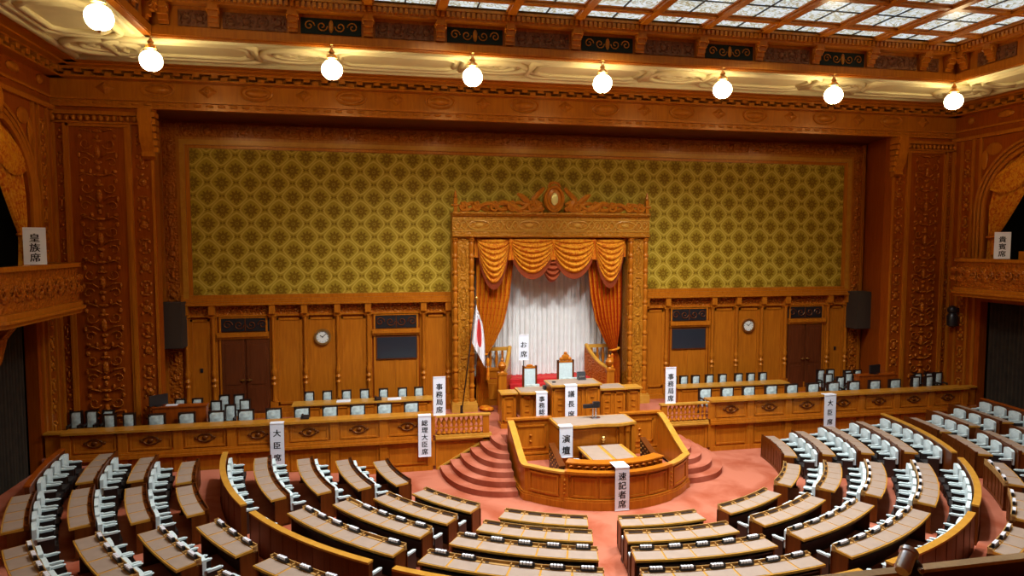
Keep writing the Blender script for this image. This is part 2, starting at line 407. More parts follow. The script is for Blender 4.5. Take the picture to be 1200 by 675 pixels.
X, Y, Zv = Vector((1, 0, 0)), Vector((0, 1, 0)), Vector((0, 0, 1))

# ================================================================== THE ROOM
RX, YR, PZ = 17.1, 2.27, 1.13          # half width, recess depth, podium height
RN = [0, 7.21, 8.37, 9.53, 10.77, 12.78, 13.95, 15.11, 16.3]    # near edge of every desk row
ZT = [0, .75, .878, 1.005, 1.132, 1.26, 1.387, 1.514, 1.641]    # desk top heights
TZ = [0]+[.127*(k-1) for k in range(1, 9)]                       # tier heights
# floor: stepped tiers about the rostrum
b = B(); b.box(-RX, RX, -27, 2.4, -.3, 0)
edges = [0, 0]+[RN[k]-.5 for k in (2, 3, 4)]+[11.68, 13.45, 14.6, 15.8]
for k in range(2, 9):
    n = 90; base = len(b.v); r = edges[k]; zt = TZ[k]; zb = TZ[k-1]-.05
    pts = [pol(r, -90+180*i/n) for i in range(n+1)]; pts = [(-r, -1.76)]+pts+[(r, -1.76)]
    out = [(-RX, -1.76)]+[(-RX if p[0] < 0 else RX, p[1]) for p in pts[1:-1]]+[(RX, -1.76)]
    # outer border: the walls and the back of the hall
    out = []
    for p in pts:
        d = Vector((p[0], p[1]-YC)); 
        if abs(d.x) < 1e-6: q = (0, -27)
        else:
            t = min(RX/abs(d.x), (27+YC)/max(1e-6, -d.y)) if d.y < -1e-6 else RX/abs(d.x); q = (d.x*t, YC+d.y*t)
        out.append(q)
    out[0] = (-RX, -1.76); out[-1] = (RX, -1.76)
    m = len(pts)
    for p, q in zip(pts, out):
        b.v += [Vector((p[0], p[1], zb)), Vector((p[0], p[1], zt)), Vector((q[0], q[1], zt))]
    for i in range(m-1):
        a = base+i*3; c = a+3
        b.face((a, c, c+1, a+1)); b.face((a+1, c+1, c+2, a+2))
struct('floor', b, 'carpet', fix=False)
# podium behind the benches and the speaker's platform
b = B(); b.box(-RX, RX, -1.66, 3.4, .0, PZ); b.box(-2.6, 2.6, -2.55, -1.66, 0, PZ); b.box(-3.09, 3.09, -1.855, -1.6, 0, PZ-.003)
struct('floor_podium', b, 'carpet')

# ---- front wall: flanks, beam over the recess, recess
b = B()
for s in (-1, 1):
    x = lambda a, c: (min(s*a, s*c), max(s*a, s*c))
    b.box(*x(14.1, RX+.3), 0, .4, 0, 13.2)
    n = len(b.v)      # splayed cheek of the recess
    for (p, q) in ((14.1, 0.02), (14.72, YR), (15.2, YR), (14.9, .02)):
        for z in (0, 12.3): b.v.append(Vector((s*p, q, z)))
    b.face((n, n+1, n+3, n+2)); b.face((n+2, n+3, n+5, n+4)); b.face((n+4, n+5, n+7, n+6)); b.face((n+6, n+7, n+1, n)); b.face((n+1, n+7, n+5, n+3))
b.box(-15.3, 15.3, .0, YR+.5, 12.26, 13.2); b.box(-RX-.3, RX+.3, 0, YR+.5, 13.1, 14.2)
for s in (-1, 1): b.box(min(s*3.3, s*15.2), max(s*3.3, s*15.2), YR, YR+.4, 0, 12.3)
b.box(-3.3, 3.3, YR, YR+.4, 8.2, 12.3)
wf = struct('wall_front', b, 'woodred')
b = B(); b.box(-14.9, 14.9, .16, YR, 12.2, 12.26); struct('beam_soffit', b, 'wooddark', wf)  # darker wood than the beam edge paints in the shade under the beam
b = B(); b.box(-14.1, 14.1, .0, .16, 12.16, 12.26); struct('beam_edge', b, 'woodred', wf)
# niche behind the throne canopy
b = B(); b.box(-3.6, 3.6, 3.3, 3.5, 0, 8.4)
for s in (-1, 1): b.box(min(s*3.3, s*3.6), max(s*3.3, s*3.6), YR+.4, 3.4, 0, 8.4)
b.box(-3.6, 3.6, YR+.4, 3.4, 8.2, 8.5)
struct('alcove_shell', b, 'woodred', wf)
# damask field and its frames
b = B()
for s in (-1, 1): b.box(min(s*13.6, s*3.5), max(s*13.6, s*3.5), YR-.02, YR+.02, 5.84, 11.24)
b.box(-3.5, 3.5, YR-.02, YR+.02, 8.25, 11.24)
struct('damask_panel', b, 'damask', wf)
b = B()
for (i, o, z0, z1, yy, mi) in ((13.58, 13.72, 11.22, 11.34, .07, 0), (13.72, 13.9, 11.34, 11.52, .13, 1), (13.9, 14.02, 11.52, 11.62, .08, 0)):
    for s in (-1, 1): b.box(min(s*i, s*o), max(s*i, s*o), YR-yy, YR, 5.6, z1, mi)
    b.box(-i, i, YR-yy, YR, z0, z1, mi)
for s in (-1, 1): b.box(min(s*14.5, s*14.62), max(s*14.5, s*14.62), YR-.1, YR, 1.2, 12.15)
struct('panel_frame', b, ['wood', 'benchtop'], wf)  # lighter wood of the middle band paints in the lamps' shine on the frame
b = B()      # carved band round the damask
for s in (-1, 1):
    b.box(min(s*14.02, s*14.5), max(s*14.02, s*14.5), YR-.05, YR, 1.3, 12.1)
    carve_strip(b, Vector((s*14.26, YR-.06, 1.6)), X, Zv, -Y, .42, 10, .75)
b.box(-14.02, 14.02, YR-.05, YR, 11.62, 12.12)
carve_strip(b, Vector((-13.9, YR-.06, 11.86)), -Zv, X, -Y, .42, 27.8, .62)
struct('carved_border', b, 'carved', wf, smooth=40)
# flanking pilasters: carved candelabra panels
for s in (-1, 1):
    b = B()
    for (a, c, d) in ((14.12, 14.2, .06), (14.78, 14.9, .08), (14.9, 14.98, .05), (16.62, 16.7, .06), (16.7, 16.78, .08), (17.02, 17.1, .08)):
        b.box(min(s*a, s*c), max(s*a, s*c), -d, 0, 1.2, 11.62)
    b.box(min(s*14.12, s*17.1), max(s*14.12, s*17.1), -.12, 0, 11.62, 11.68); b.box(min(s*14.12, s*17.1), max(s*14.12, s*17.1), -.1, 0, 11.9, 12.02)
    b.box(min(s*14.9, s*16.7), max(s*14.9, s*16.7), -.06, 0, 11.52, 11.62); b.box(min(s*14.12, s*17.1), max(s*14.12, s*17.1), -.12, 0, 0, 1.5)
    for i in range(15): b.ell((s*(14.25+i*.2), -.07, 11.79), .075, .07, .1)
    struct('pilaster_frame', b, 'wood', wf, smooth=40)
    b = B()
    for i in range(7): carve_unit(b, Vector((s*15.8, -.03, 2.2+1.42*i)), X, Zv, -Y, 1.35, 1.75)
    struct('candelabra_carving', b, 'carved', wf, smooth=True)
    b = B(); carve_strip(b, Vector((s*14.49, -.01, 1.7)), X, Zv, -Y, .46, 9.8, .7); carve_strip(b, Vector((s*16.9, -.01, 1.7)), X, Zv, -Y, .2, 9.8, .7)
    struct('carved_strip', b, 'carved', wf, smooth=True)
    b = B()      # scrolled console at the top of the jamb
    prof = [(0, 12.1), (-.5, 12.1), (-.52, 11.7), (-.38, 11.1), (-.2, 10.75), (-.24, 10.6), (-.1, 10.5), (0, 10.5)]
    b.prism(prof, s*14.02, s*14.42, 'x')
    for i in range(6): b.box(min(s*13.92, s*14.06), max(s*13.92, s*14.06), -.5+.05*i, -.06, 11.82-.22*i, 11.98-.22*i)
    b.tube(scroll_pts(Vector((s*14.44, -.28, 11.8)), Y, Zv, X*s, .22, 1.5, 1, 0, 0), .05, 6)
    struct('console', b, 'wood', wf, smooth=40)
# frieze with ovals and diamonds, lower leaf moulding
b = B(); b.box(-RX, RX, -.1, 0, 12.15, 12.22); b.box(-RX, RX, -.14, 0, 12.38, 12.46); b.box(-RX, RX, -.06, 0, 12.22, 12.38)
for i in range(90): b.ell((-16.9+i*.38, -.07, 12.3), .13, .03, .05)
b.box(-RX, RX, -.03, 0, 12.46, 13.13)
for i in range(-5, 6):
    for xx, dia in ((i*3.1, True), (i*3.1+1.55, False)):
        if abs(xx) > 16.6: continue
        if dia:
            n = len(b.v)
            for p in ((-.3, 0), (0, -.22), (.3, 0), (0, .22)): b.v.append(Vector((xx+p[0], -.03, 12.79+p[1])))
            for p in ((-.16, 0), (0, -.12), (.16, 0), (0, .12)): b.v.append(Vector((xx+p[0], -.1, 12.79+p[1])))
            for q in range(4): b.face((n+q, n+(q+1) % 4, n+4+(q+1) % 4, n+4+q))
            b.face((n+4, n+5, n+6, n+7)); b.ell((xx, -.1, 12.79), .09, .06, .08)
        else:
            b.ell((xx, -.02, 12.79), .38, .1, .15)
            b.tube([(xx+.5*cos(2*PI*j/24), -.05, 12.79+.24*sin(2*PI*j/24)) for j in range(25)], .045, 5)
struct('trim_1', b, 'wood', smooth=40)

# cornice all round, with key blocks
prof = [(0, 13.13), (.08, 13.13), (.08, 13.31), (.46, 13.31), (.5, 13.33), (.75, 13.33), (.80, 13.36), (1.12, 13.36), (1.24, 13.46), (1.24, 13.6), (0, 13.6)]
b = B(); b.prism([(-p, q) for p, q in prof], -RX, RX, 'x'); b.prism([(-27+p, q) for p, q in prof], -RX, RX, 'x')
for s in (-1, 1): b.prism([(s*(RX-p), q) for p, q in prof], -27, 0, 'y')
struct('trim_2', b, 'wood')
b = B(); KP = .58
b.box(-RX, RX, -.44, 0, 13.02, 13.07); b.box(-RX, RX, -.44, -.3, 13.26, 13.32)
for i in range(-29, 30):
    x = i*KP; b.box(x, x+.2, -.44, -.1, 13.16, 13.27); b.box(x+.29, x+.49, -.44, -.1, 13.06, 13.17)
    b.box(x+.2, x+.34, -.44, -.1, 13.2, 13.27) if 0 else None
for s in (-1, 1):
    b.box(*sorted((s*(RX-.44), s*RX)), -27, 0, 13.02, 13.07)
    for i in range(24):
        y = -.5-i*KP; xs = sorted((s*(RX-.44), s*(RX-.1))); b.box(*xs, y-.2, y, 13.16, 13.32); b.box(*xs, y-.49, y-.29, 13.06, 13.17)
struct('trim_3', b, 'wood')

# ---- side walls with the gallery arch and the doorway under it
AY, AZ, AR = -3.9, 9.06, 2.3
for s, nm in ((-1, 'wall_left'), (1, 'wall_right')):
    xa, xb = sorted((s*RX, s*(RX+.35)))
    b = B(); b.box(xa, xb, -1.6, .4, 0, 13.9); b.box(xa, xb, -27, -6.2, 0, 13.9); b.box(xa, xb, -6.2, -1.6, 5.4, 6.0)
    n = 24
    for i in range(n):
        y0, y1 = AY-AR+2*AR*i/n, AY-AR+2*AR*(i+1)/n
        za, zb_ = (AZ+math.sqrt(max(0, AR*AR-(y-AY)**2)) for y in (y0, y1)); k = len(b.v)
        for xx in (xa, xb):
            for (y, z) in ((y0, za), (y1, zb_), (y1, 13.9), (y0, 13.9)): b.v.append(Vector((xx, y, z)))
        for q in ((0, 1, 2, 3), (7, 6, 5, 4), (0, 4, 5, 1), (1, 5, 6, 2), (2, 6, 7, 3), (3, 7, 4, 0)): b.face([k+t for t in q])
    wl = struct(nm, b, 'woodred')
    b = B()      # arch mouldings and wall panelling
    for rr, tk in ((AR+.06, .09), (AR+.25, .07), (AR+.42, .06)):
        pts = [(s*(RX-.03), AY+rr*cos(PI*j/30), AZ+rr*sin(PI*j/30)) for j in range(31)]
        pts = [(pts[0][0], pts[0][1], 7.1)]+pts+[(pts[0][0], pts[-1][1], 7.1)]; b.tube(pts, tk, 6)
    for (y0, y1) in ((-.12, -.04), (-.5, -.4), (-1.05, -.95), (-1.4, -1.28)):
        b.box(*sorted((s*(RX-.07), s*RX)), y0, y1, 0, 12.0)
    b.box(*sorted((s*(RX-.12), s*RX)), -27, 0, 12.0, 12.14); b.box(*sorted((s*(RX-.06), s*RX)), -27, 0, 12.38, 12.46)
    b.box(*sorted((s*(RX-.3), s*RX)), AY-.3, AY+.3, 11.1, 12.0); b.ell((s*(RX-.3), AY, 11.6), .16, .22, .45)
    carve_strip(b, Vector((s*(RX-.02), -.72, 1.5)), Y, Zv, -X*s, .34, 10.2, .7)
    b.ell((s*(RX-.02), -1.9, 11.5), .04, .35, .25); b.ell((s*(RX-.02), -1.5, 11.1), .04, .15, .4)
    for i in range(8): b.ell((s*(RX-.02), -.8-1.55*i, 12.79), .08, .36 if i % 2 else .16, .15)
    struct('wall_moulding', b, 'wood', wl, smooth=40)
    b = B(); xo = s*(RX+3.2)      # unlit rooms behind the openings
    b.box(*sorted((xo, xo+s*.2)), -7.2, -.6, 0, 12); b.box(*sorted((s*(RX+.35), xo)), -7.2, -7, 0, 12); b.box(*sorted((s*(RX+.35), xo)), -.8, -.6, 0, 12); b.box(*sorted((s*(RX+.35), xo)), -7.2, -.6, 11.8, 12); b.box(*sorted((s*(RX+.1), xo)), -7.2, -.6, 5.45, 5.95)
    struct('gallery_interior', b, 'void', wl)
b = B(); b.box(-RX-.3, RX+.3, -27.3, -27, 0, 13.9); struct('wall_rear', b, 'woodred')

# ---- plaster ceiling with mouldings, skylight well
SX, SY0, SY1, CZ = 12.95, -4.13, -18.7, 13.42
b = B()
b.box(-RX, RX, SY0, .1, CZ, CZ+.15); b.box(-RX, RX, -27, SY1, CZ, CZ+.15)
for s in (-1, 1): b.box(*sorted((s*SX, s*RX)), SY1, SY0, CZ, CZ+.15)
ce = struct('ceiling', b, 'plaster')
b = B()
def mould(pts, r=.07, closed=True):
    b.tube(pts+([pts[0]] if closed else []), r, 5)
zc = CZ-.01
for i in range(-4, 5):                                    # along the front: long panels between medallions
    xx = i*3.1
    if i % 2:
        mould([(xx+.95*cos(2*PI*j/28), -2.75+.62*sin(2*PI*j/28), zc) for j in range(28)], .12)
        mould([(xx+.6*cos(2*PI*j/24), -2.75+.38*sin(2*PI*j/24), zc) for j in range(24)], .08)
        for k in range(8): b.ell((xx+.28*cos(k*PI/4), -2.75+.18*sin(k*PI/4), zc), .14, .09, .05)
    else:
        for (hw, hd, r) in ((2.0, .92, .12), (1.74, .66, .09)):
            mould([(xx+cx, -2.75+cy, zc) for cx, cy in ((hw, hd-.3), (hw-.3, hd), (-hw+.3, hd), (-hw, hd-.3), (-hw, -hd+.3), (-hw+.3, -hd), (hw-.3, -hd), (hw, -hd+.3))], r)
for s in (-1, 1):
    mould([(s*14.6+.95*cos(2*PI*j/28), -2.75+.7*sin(2*PI*j/28), zc) for j in range(28)], .13)
    mould([(s*14.6+.55*cos(2*PI*j/24), -2.75+.4*sin(2*PI*j/24), zc) for j in range(24)], .08)
    for k in range(8): b.ell((s*14.6+.28*cos(k*PI/4), -2.75+.2*sin(k*PI/4), zc), .14, .09, .05)
    for k in range(4):
        yy = -5.2-3.1*k
        if k % 2: mould([(s*14.55+.62*cos(2*PI*j/28), yy+.95*sin(2*PI*j/28), zc) for j in range(28)], .12); mould([(s*14.55+.38*cos(2*PI*j/24), yy+.6*sin(2*PI*j/24), zc) for j in range(24)], .08)
        else:
            for (hw, hd) in ((.92, 1.35), (.7, 1.1)): mould([(s*14.55+cx, yy+cy, zc) for cx, cy in ((hw, hd-.3), (hw-.3, hd), (-hw+.3, hd), (-hw, hd-.3), (-hw, -hd+.3), (-hw+.3, -hd), (hw-.3, -hd), (hw, -hd+.3))], .11)
    b.tube([(s*15.75, -1.45, zc), (s*15.75, -18, zc)], .13, 5); b.tube([(s*13.3, -4.3, zc), (s*13.3, -18, zc)], .09, 5)
b.tube([(-15.75, -1.45, zc), (15.75, -1.45, zc)], .13, 5); b.tube([(-15.5, -1.7, zc), (15.5, -1.7, zc)], .05, 5); b.tube([(-13.2, -3.78, zc), (13.2, -3.78, zc)], .09, 5)
struct('plaster_moulding', b, 'plaster', ce, smooth=True)

# skylight well: sides, alternating panels, consoles, dentils, coffers, panes
b = B()
b.box(-SX-.15, SX+.15, SY0, SY0+.15, CZ, 15.2); b.box(-SX-.15, SX+.15, SY1-.15, SY1, CZ, 15.2)
for s in (-1, 1): b.box(*sorted((s*SX, s*(SX+.15))), SY1, SY0, CZ, 15.2)
for z0, z1, d in ((CZ-.06, CZ+.04, -.08), (CZ-.02, CZ+.2, .1)):
    b.box(-SX, SX, SY0-d, SY0+.1, z0, z1) if d > 0 else b.box(-SX-.12, SX+.12, SY0-.05, SY0+.14, z0, z1)
    for s in (-1, 1): b.box(*sorted((s*(SX-abs(d)), s*(SX+.12))), SY1, SY0+.1, z0, z1)
b.box(-SX, SX, SY0-.32, SY0, 14.22, 14.46); b.box(-SX, SX, SY0-.4, SY0, 14.46, 14.54)
for s in (-1, 1): b.box(*sorted((s*(SX-.32), s*SX)), SY1, SY0, 14.22, 14.5); b.box(*sorted((s*(SX-.42), s*SX)), SY1, SY0, 14.5, 14.62)
t4 = struct('trim_4', b, 'wood')
b = B()
for i in range(170):
    xx = -12.6+i*.149; b.box(xx-.045, xx+.045, SY0-.4, SY0-.3, 14.3, 14.44)
for s in (-1, 1):
    for i in range(90): yy = SY0-.45-i*.149; b.box(*sorted((s*(SX-.4), s*(SX-.3))), yy-.045, yy+.045, 14.3, 14.44)
struct('dentil', b, 'wood', t4)
XS = .13
bx = [XS+1.035+2.07*k for k in range(-6, 6)]; bx = [x for x in bx if abs(x) < 11.9]
def console(b, c, d, e):
    """scrolled bracket at wall point c, projecting along d, width along e"""
    for u0, u1, z0, z1 in ((0, .34, 14.08, 14.22), (0, .26, 13.92, 14.08), (0, .17, 13.78, 13.92), (0, .1, 13.68, 13.78)):
        k = len(b.v)
        for z in (z0, z1):
            for uu, ww in ((u0, -.13), (u1, -.13), (u1, .13), (u0, .13)): b.v.append(c+d*uu+e*ww+Zv*(z-c.z))
        for q in ((0, 3, 2, 1), (4, 5, 6, 7), (0, 1, 5, 4), (1, 2, 6, 5), (2, 3, 7, 6), (3, 0, 4, 7)): b.face([k+t for t in q])
    for ww in (-.14, .14): b.tube(scroll_pts(c+d*.22+e*ww+Zv*(14.06-c.z), d, Zv, e, .1, 1.3, 1, 0, 0), .03, 5)
for xx in bx+[-12.54, 12.54]:
    b = B(); console(b, Vector((xx, SY0, 14)), -Y, X); struct('bracket', b, 'wood', t4, smooth=40)
for s in (-1, 1):
    for k in range(7):
        b = B(); console(b, Vector((s*SX, -4.55-(0 if k == 0 else 1.05+2.07*(k-1)), 14)), -X*s, Y); struct('bracket', b, 'wood', t4, smooth=40)
bg, bp = B(), B()
xs_ = [-12.4]+bx+[12.4]
for i in range(len(xs_)-1):
    a, c = xs_[i]+.2, xs_[i+1]-.2; mid = (a+c)/2
    if abs(((mid-XS)/2.07) % 2) < .2 or abs(((mid-XS)/2.07) % 2-2) < .2:
        bg.box(a, c, SY0-.03, SY0, 13.68, 14.12, 0)
        for s in (-1, 1):
            for u in (.25, .6): bg.tube(scroll_pts(Vector((mid+s*u, SY0-.05, 13.9)), X*s, Zv, -Y, .15, 1.3, 1 if u < .5 else -1, PI, 0), .018, 4, 1)
        bg.ell((mid, SY0-.05, 13.9), .07, .03, .18, 1)
    else:
        bp.box(a, c, SY0-.03, SY0, 13.68, 14.12); carve_strip(bp, Vector((a, SY0-.03, 13.9)), -Zv, X, -Y, .36, c-a, .42)
for s in (-1, 1):
    for k in range(6):
        a = -4.9-2.07*k-(.6 if k else 0)
        bp.box(*sorted((s*(SX-.03), s*SX)), a-1.5, a-.1, 13.68, 14.12); carve_strip(bp, Vector((s*(SX-.03), a-1.5, 13.9)), -Zv, Y, -X*s, .36, 1.4, .42)
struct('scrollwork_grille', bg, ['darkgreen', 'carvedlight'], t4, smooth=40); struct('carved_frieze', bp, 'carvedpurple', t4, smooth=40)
# coffered glass ceiling
b = B()
by = [-5.42-2.07*k for k in range(7)]
for xx in bx: b.box(xx-.12, xx+.12, SY1, SY0-.3, 14.45, 14.85); b.box(xx-.17, xx+.17, SY1, SY0-.3, 14.53, 14.8)
for yy in by: b.box(-SX, SX, yy-.09, yy+.09, 14.47, 14.85); b.box(-SX, SX, yy-.13, yy+.13, 14.54, 14.8)
win = struct('window_1', b, 'wood')
gx = [-12.6]+bx+[12.6]; gy = [SY0-.36]+by+[SY1+.1]
for i in range(len(gx)-1):
    for j in range(len(gy)-1):
        b = B(); x0, x1, y1, y0 = gx[i]+.14, gx[i+1]-.14, gy[j]-.1, gy[j+1]+.1
        b.box(x0, x1, y0, y1, 14.58, 14.61, 0)
        nx = 2 if x1-x0 > 1 else 1; ny = 2 if y1-y0 > 1 else 1
        if nx == 2: b.box((x0+x1)/2-.022, (x0+x1)/2+.022, y0, y1, 14.55, 14.585, 1)
        if ny == 2: b.box(x0, x1, (y0+y1)/2-.022, (y0+y1)/2+.022, 14.55, 14.585, 1)
        struct('pane', b, ['glass', 'black'], win)
b = B(); b.box(-SX-.2, SX+.2, SY1-.2, SY0+.2, 15.2, 15.3); struct('ceiling_loft', b, 'void')

# ---- wainscot of the recess: cornice, colonnettes, panels
BX = [4.18, 5.15, 7.28, 8.43, 9.64, 10.8, 12.92, 13.84]
for s in (-1, 1):
    b = B(); xx = lambda a, c: sorted((s*a, s*c))
    b.box(*xx(4.06, 13.98), YR-.34, YR, 5.46, 5.53); b.box(*xx(4.06, 13.98), YR-.26, YR, 5.53, 5.6); b.box(*xx(4.06, 13.98), YR-.2, YR, 5.6, 5.7); b.box(*xx(4.06, 13.98), YR-.12, YR, 5.7, 5.84)
    b.box(*xx(4.06, 13.95), YR-.1, YR, 5.02, 5.08); b.box(*xx(4.06, 13.95), YR-.08, YR, 1.13, 1.55); b.box(*xx(4.06, 13.95), YR-.16, YR, 1.13, 1.32)
    for c in BX: b.box(*xx(c-.11, c+.11), YR-.3, YR, 5.12, 5.46); b.box(*xx(c-.14, c+.14), YR-.2, YR, 5.0, 5.12); b.box(*xx(c-.13, c+.13), YR-.05, YR, 1.5, 5.0); b.box(*xx(c-.14, c+.14), YR-.16, YR, 1.3, 1.75)
    ws = struct('wainscot_rail', b, 'wood', wf)
    b = B()
    for i in range(7):
        if BX[i+1]-BX[i] > 1.5:
            b.box(*xx(BX[i]+.2, BX[i]+.27), YR-.08, YR, 1.5, 5.0); b.box(*xx(BX[i+1]-.27, BX[i+1]-.2), YR-.08, YR, 1.5, 5.0)
            b.box(*xx(BX[i]+.15, BX[i+1]-.15), YR-.2, YR, 4.26, 4.42); b.box(*xx(BX[i]+.15, BX[i+1]-.15), YR-.14, YR, 4.18, 4.26); b.box(*xx(BX[i]+.2, BX[i+1]-.2), YR-.07, YR, 4.95, 5.0)
        else:
            b.box(*xx(BX[i]+.2, BX[i+1]-.2), YR-.03, YR, 1.7, 4.85)
            for u0, u1, z0, z1 in ((.13, .2, 1.62, 4.93), (BX[i+1]-BX[i]-.2, BX[i+1]-BX[i]-.13, 1.62, 4.93)): b.box(*xx(BX[i]+u0, BX[i]+u1), YR-.06, YR, z0, z1)
            b.box(*xx(BX[i]+.13, BX[i+1]-.13), YR-.06, YR, 4.85, 4.93); b.box(*xx(BX[i]+.13, BX[i+1]-.13), YR-.06, YR, 1.62, 1.7)
    b.box(*xx(5.4, 7.03), YR-.03, YR, 1.55, 3.2); b.box(*xx(6.16, 6.26), YR-.05, YR, 1.55, 3.2)
    struct('wainscot_panel', b, 'wood', wf)
    b = B()
    for c in BX:
        b.lathe([(.08, 1.75), (.1, 1.8), (.07, 1.9), (.075, 2.35), (.1, 2.42), (.06, 2.5), (.11, 2.62), (.06, 2.72), (.1, 2.85), (.1, 2.95), (.06, 3.05), (.085, 3.15), (.055, 3.3), (.075, 3.4), (.07, 4.9), (.11, 5.0)], (s*c, YR-.1, 0), 10)
    struct('colonnette', b, 'wood', wf, smooth=40)
    b = B()
    b.box(*xx(4.06, 13.95), YR-.05, YR, 5.08, 5.44)
    for i in range(7): carve_strip(b, Vector((min(s*BX[i], s*BX[i+1])+.12, YR-.05, 5.26)), -Zv, X, -Y, .26, BX[i+1]-BX[i]-.24, .4)
    struct('carved_frieze', b, 'carved', wf, smooth=40)
# doors with grilles over them (outer bays) and grilles over the monitors (inner bays)
def grille_at(s, c, par, nm='grille'):
    b = B(); b.box(s*c-.87, s*c+.87, YR-.05, YR-.01, 4.45, 4.94, 0)
    for k in (-1, 1):
        for u in (.22, .62): b.tube(scroll_pts(Vector((s*c+k*u, YR-.07, 4.7)), X*k, Zv, -Y, .18, 1.3, 1 if u < .5 else -1, PI, 0), .018, 4, 1)
    b.box(s*c-.015, s*c+.015, YR-.07, YR-.04, 4.45, 4.94, 1)
    return struct(nm, b, ['black', 'chrome' if 0 else 'wooddark'], par, smooth=40)
for s, n in ((-1, 1), (1, 2)):
    c = 11.8; b = B()
    b.box(s*c-.87, s*c+.87, YR-.04, YR-.005, PZ, 4.2, 0)
    for k in (-1, 1):
        xa, xb = sorted((s*c+k*.04, s*c+k*.84)); b.box(xa, xb, YR-.1, YR-.03, PZ, 4.18, 0)
        for z0, z1 in ((1.4, 2.3), (2.45, 4.0)): b.box(xa+.13, xb-.13, YR-.12, YR-.08, z0, z1, 0)
    d = struct('door_%d' % n, b, 'wooddark')
    b = B()
    for k in (-1, 1): b.lathe([(.04, 0), (.045, .05), (.02, .1)], (0, 0, 0), 8); b.v[-24:] = [Vector((s*c+k*.12+v.x, YR-.12-v.z, 2.62+v.y)) for v in b.v[-24:]]
    for k in (-1, 1): b.box(s*c+k*.12-.09, s*c+k*.12+.09, YR-.16, YR-.13, 2.6, 2.64)
    struct('door_handle', b, 'brass', d)
    grille_at(s, c, d, 'transom_grille'); grille_at(s, 6.21, wf, 'transom_grille')

# ================================================================== GLOBE LAMPS
def globe_lamp(x, y, label):
    t = thing('globe_lamp', (x, y, CZ), label, 'ceiling lamp', 'globe lamps round the glass ceiling')
    b = B(); n = 24; base = 0; k = 11
    for i in range(n):
        a = 2*PI*i/n; rib = 1+.03*cos(PI*i)
        for j in range(k):
            ph = PI*(.06+.88*j/(k-1)); r = .29*sin(ph)*rib; b.v.append(Vector((x+r*cos(a), y+r*sin(a), 12.71-.285*cos(ph))))
    for i in range(n):
        q = (i+1) % n
        for j in range(k-1): b.face((i*k+j, q*k+j, q*k+j+1, i*k+j+1))
    b.face([i*k for i in range(n)][::-1]); b.face([i*k+k-1 for i in range(n)])
    mk('globe', b, 'lamp', t, (x, y, CZ), smooth=True)
    b = B(); b.lathe([(.16, .28), (.14, .36), (.06, .42), (.09, .47), (.03, .55), (.03, .6), (.05, .62), (.09, .655), (.09, .67)], (x, y, 12.74), 12); mk('crown_cap', b, 'brass', t, (x, y, CZ), smooth=40)
    b = B(); b.lathe([(.03, -.36), (.045, -.33), (.05, -.3)], (x, y, 12.74), 8); mk('finial', b, 'brass', t, (x, y, CZ), smooth=40)
LX = [-12.92, -8.15, -4.08, 0, 4.08, 8.15, 12.92]
WH = ['at the left front corner of the glass ceiling', 'second from the left along the front beam', 'third from the left along the front beam', 'in the middle of the front beam above the throne', 'third from the right along the front beam', 'second from the right along the front beam', 'at the right front corner of the glass ceiling']
for x, wh in zip(LX, WH): globe_lamp(x, SY0+.02, 'lit globe lamp '+wh)
for k in range(4):
    for s in (-1, 1):
        globe_lamp(s*12.92, -7.68-3.6*k, 'lit white globe lamp, %s behind the corner lamp along the %s beam' % (ORD[k+1], 'left' if s < 0 else 'right'))

# ================================================================== THRONE CANOPY
YT = 1.59; o = (0, YT, PZ)
tc = thing('throne_canopy', o, 'carved wooden canopy with an open scroll crest framing the draped alcove', 'canopy')
b = B()
b.prism([(2.3, 7.98), (YT-.02, 7.98), (YT-.12, 8.02), (YT-.12, 8.1), (YT-.03, 8.12), (YT-.03, 8.8), (YT-.1, 8.82), (YT-.18, 8.9), (YT-.18, 8.97), (2.3, 8.97)], -4.05, 4.05, 'x')
mk('entablature', b, 'carvedlight', tc, o)
b = B()
for i in range(4):
    for k in (0,):
        xx = -3.0+2.0*i
        b.tube([(xx+.42*(abs(cos(PI*j/10))**.8)*(1 if cos(PI*j/10) > 0 else -1), YT-.04, 8.46+.17*sin(PI*j/10)) for j in range(21)], .03, 5); b.ell((xx, YT-.03, 8.46), .16, .04, .09)
        for q in (-1, 1): b.tube([(xx+q*(.45+.5*t), YT-.04, 8.46+.16*sin(2*PI*t)) for t in [j/10 for j in range(11)]], .028, 5); b.tube([(xx+q*(.45+.5*t), YT-.04, 8.46-.16*sin(2*PI*t)) for t in [j/10 for j in range(11)]], .022, 5)
b.box(-4.05, 4.05, YT-.05, YT, 8.66, 8.7); b.box(-4.05, 4.05, YT-.05, YT, 8.22, 8.26)
mk('frieze_ornament', b, 'woodlight', tc, o, smooth=40)
b = B()      # crest
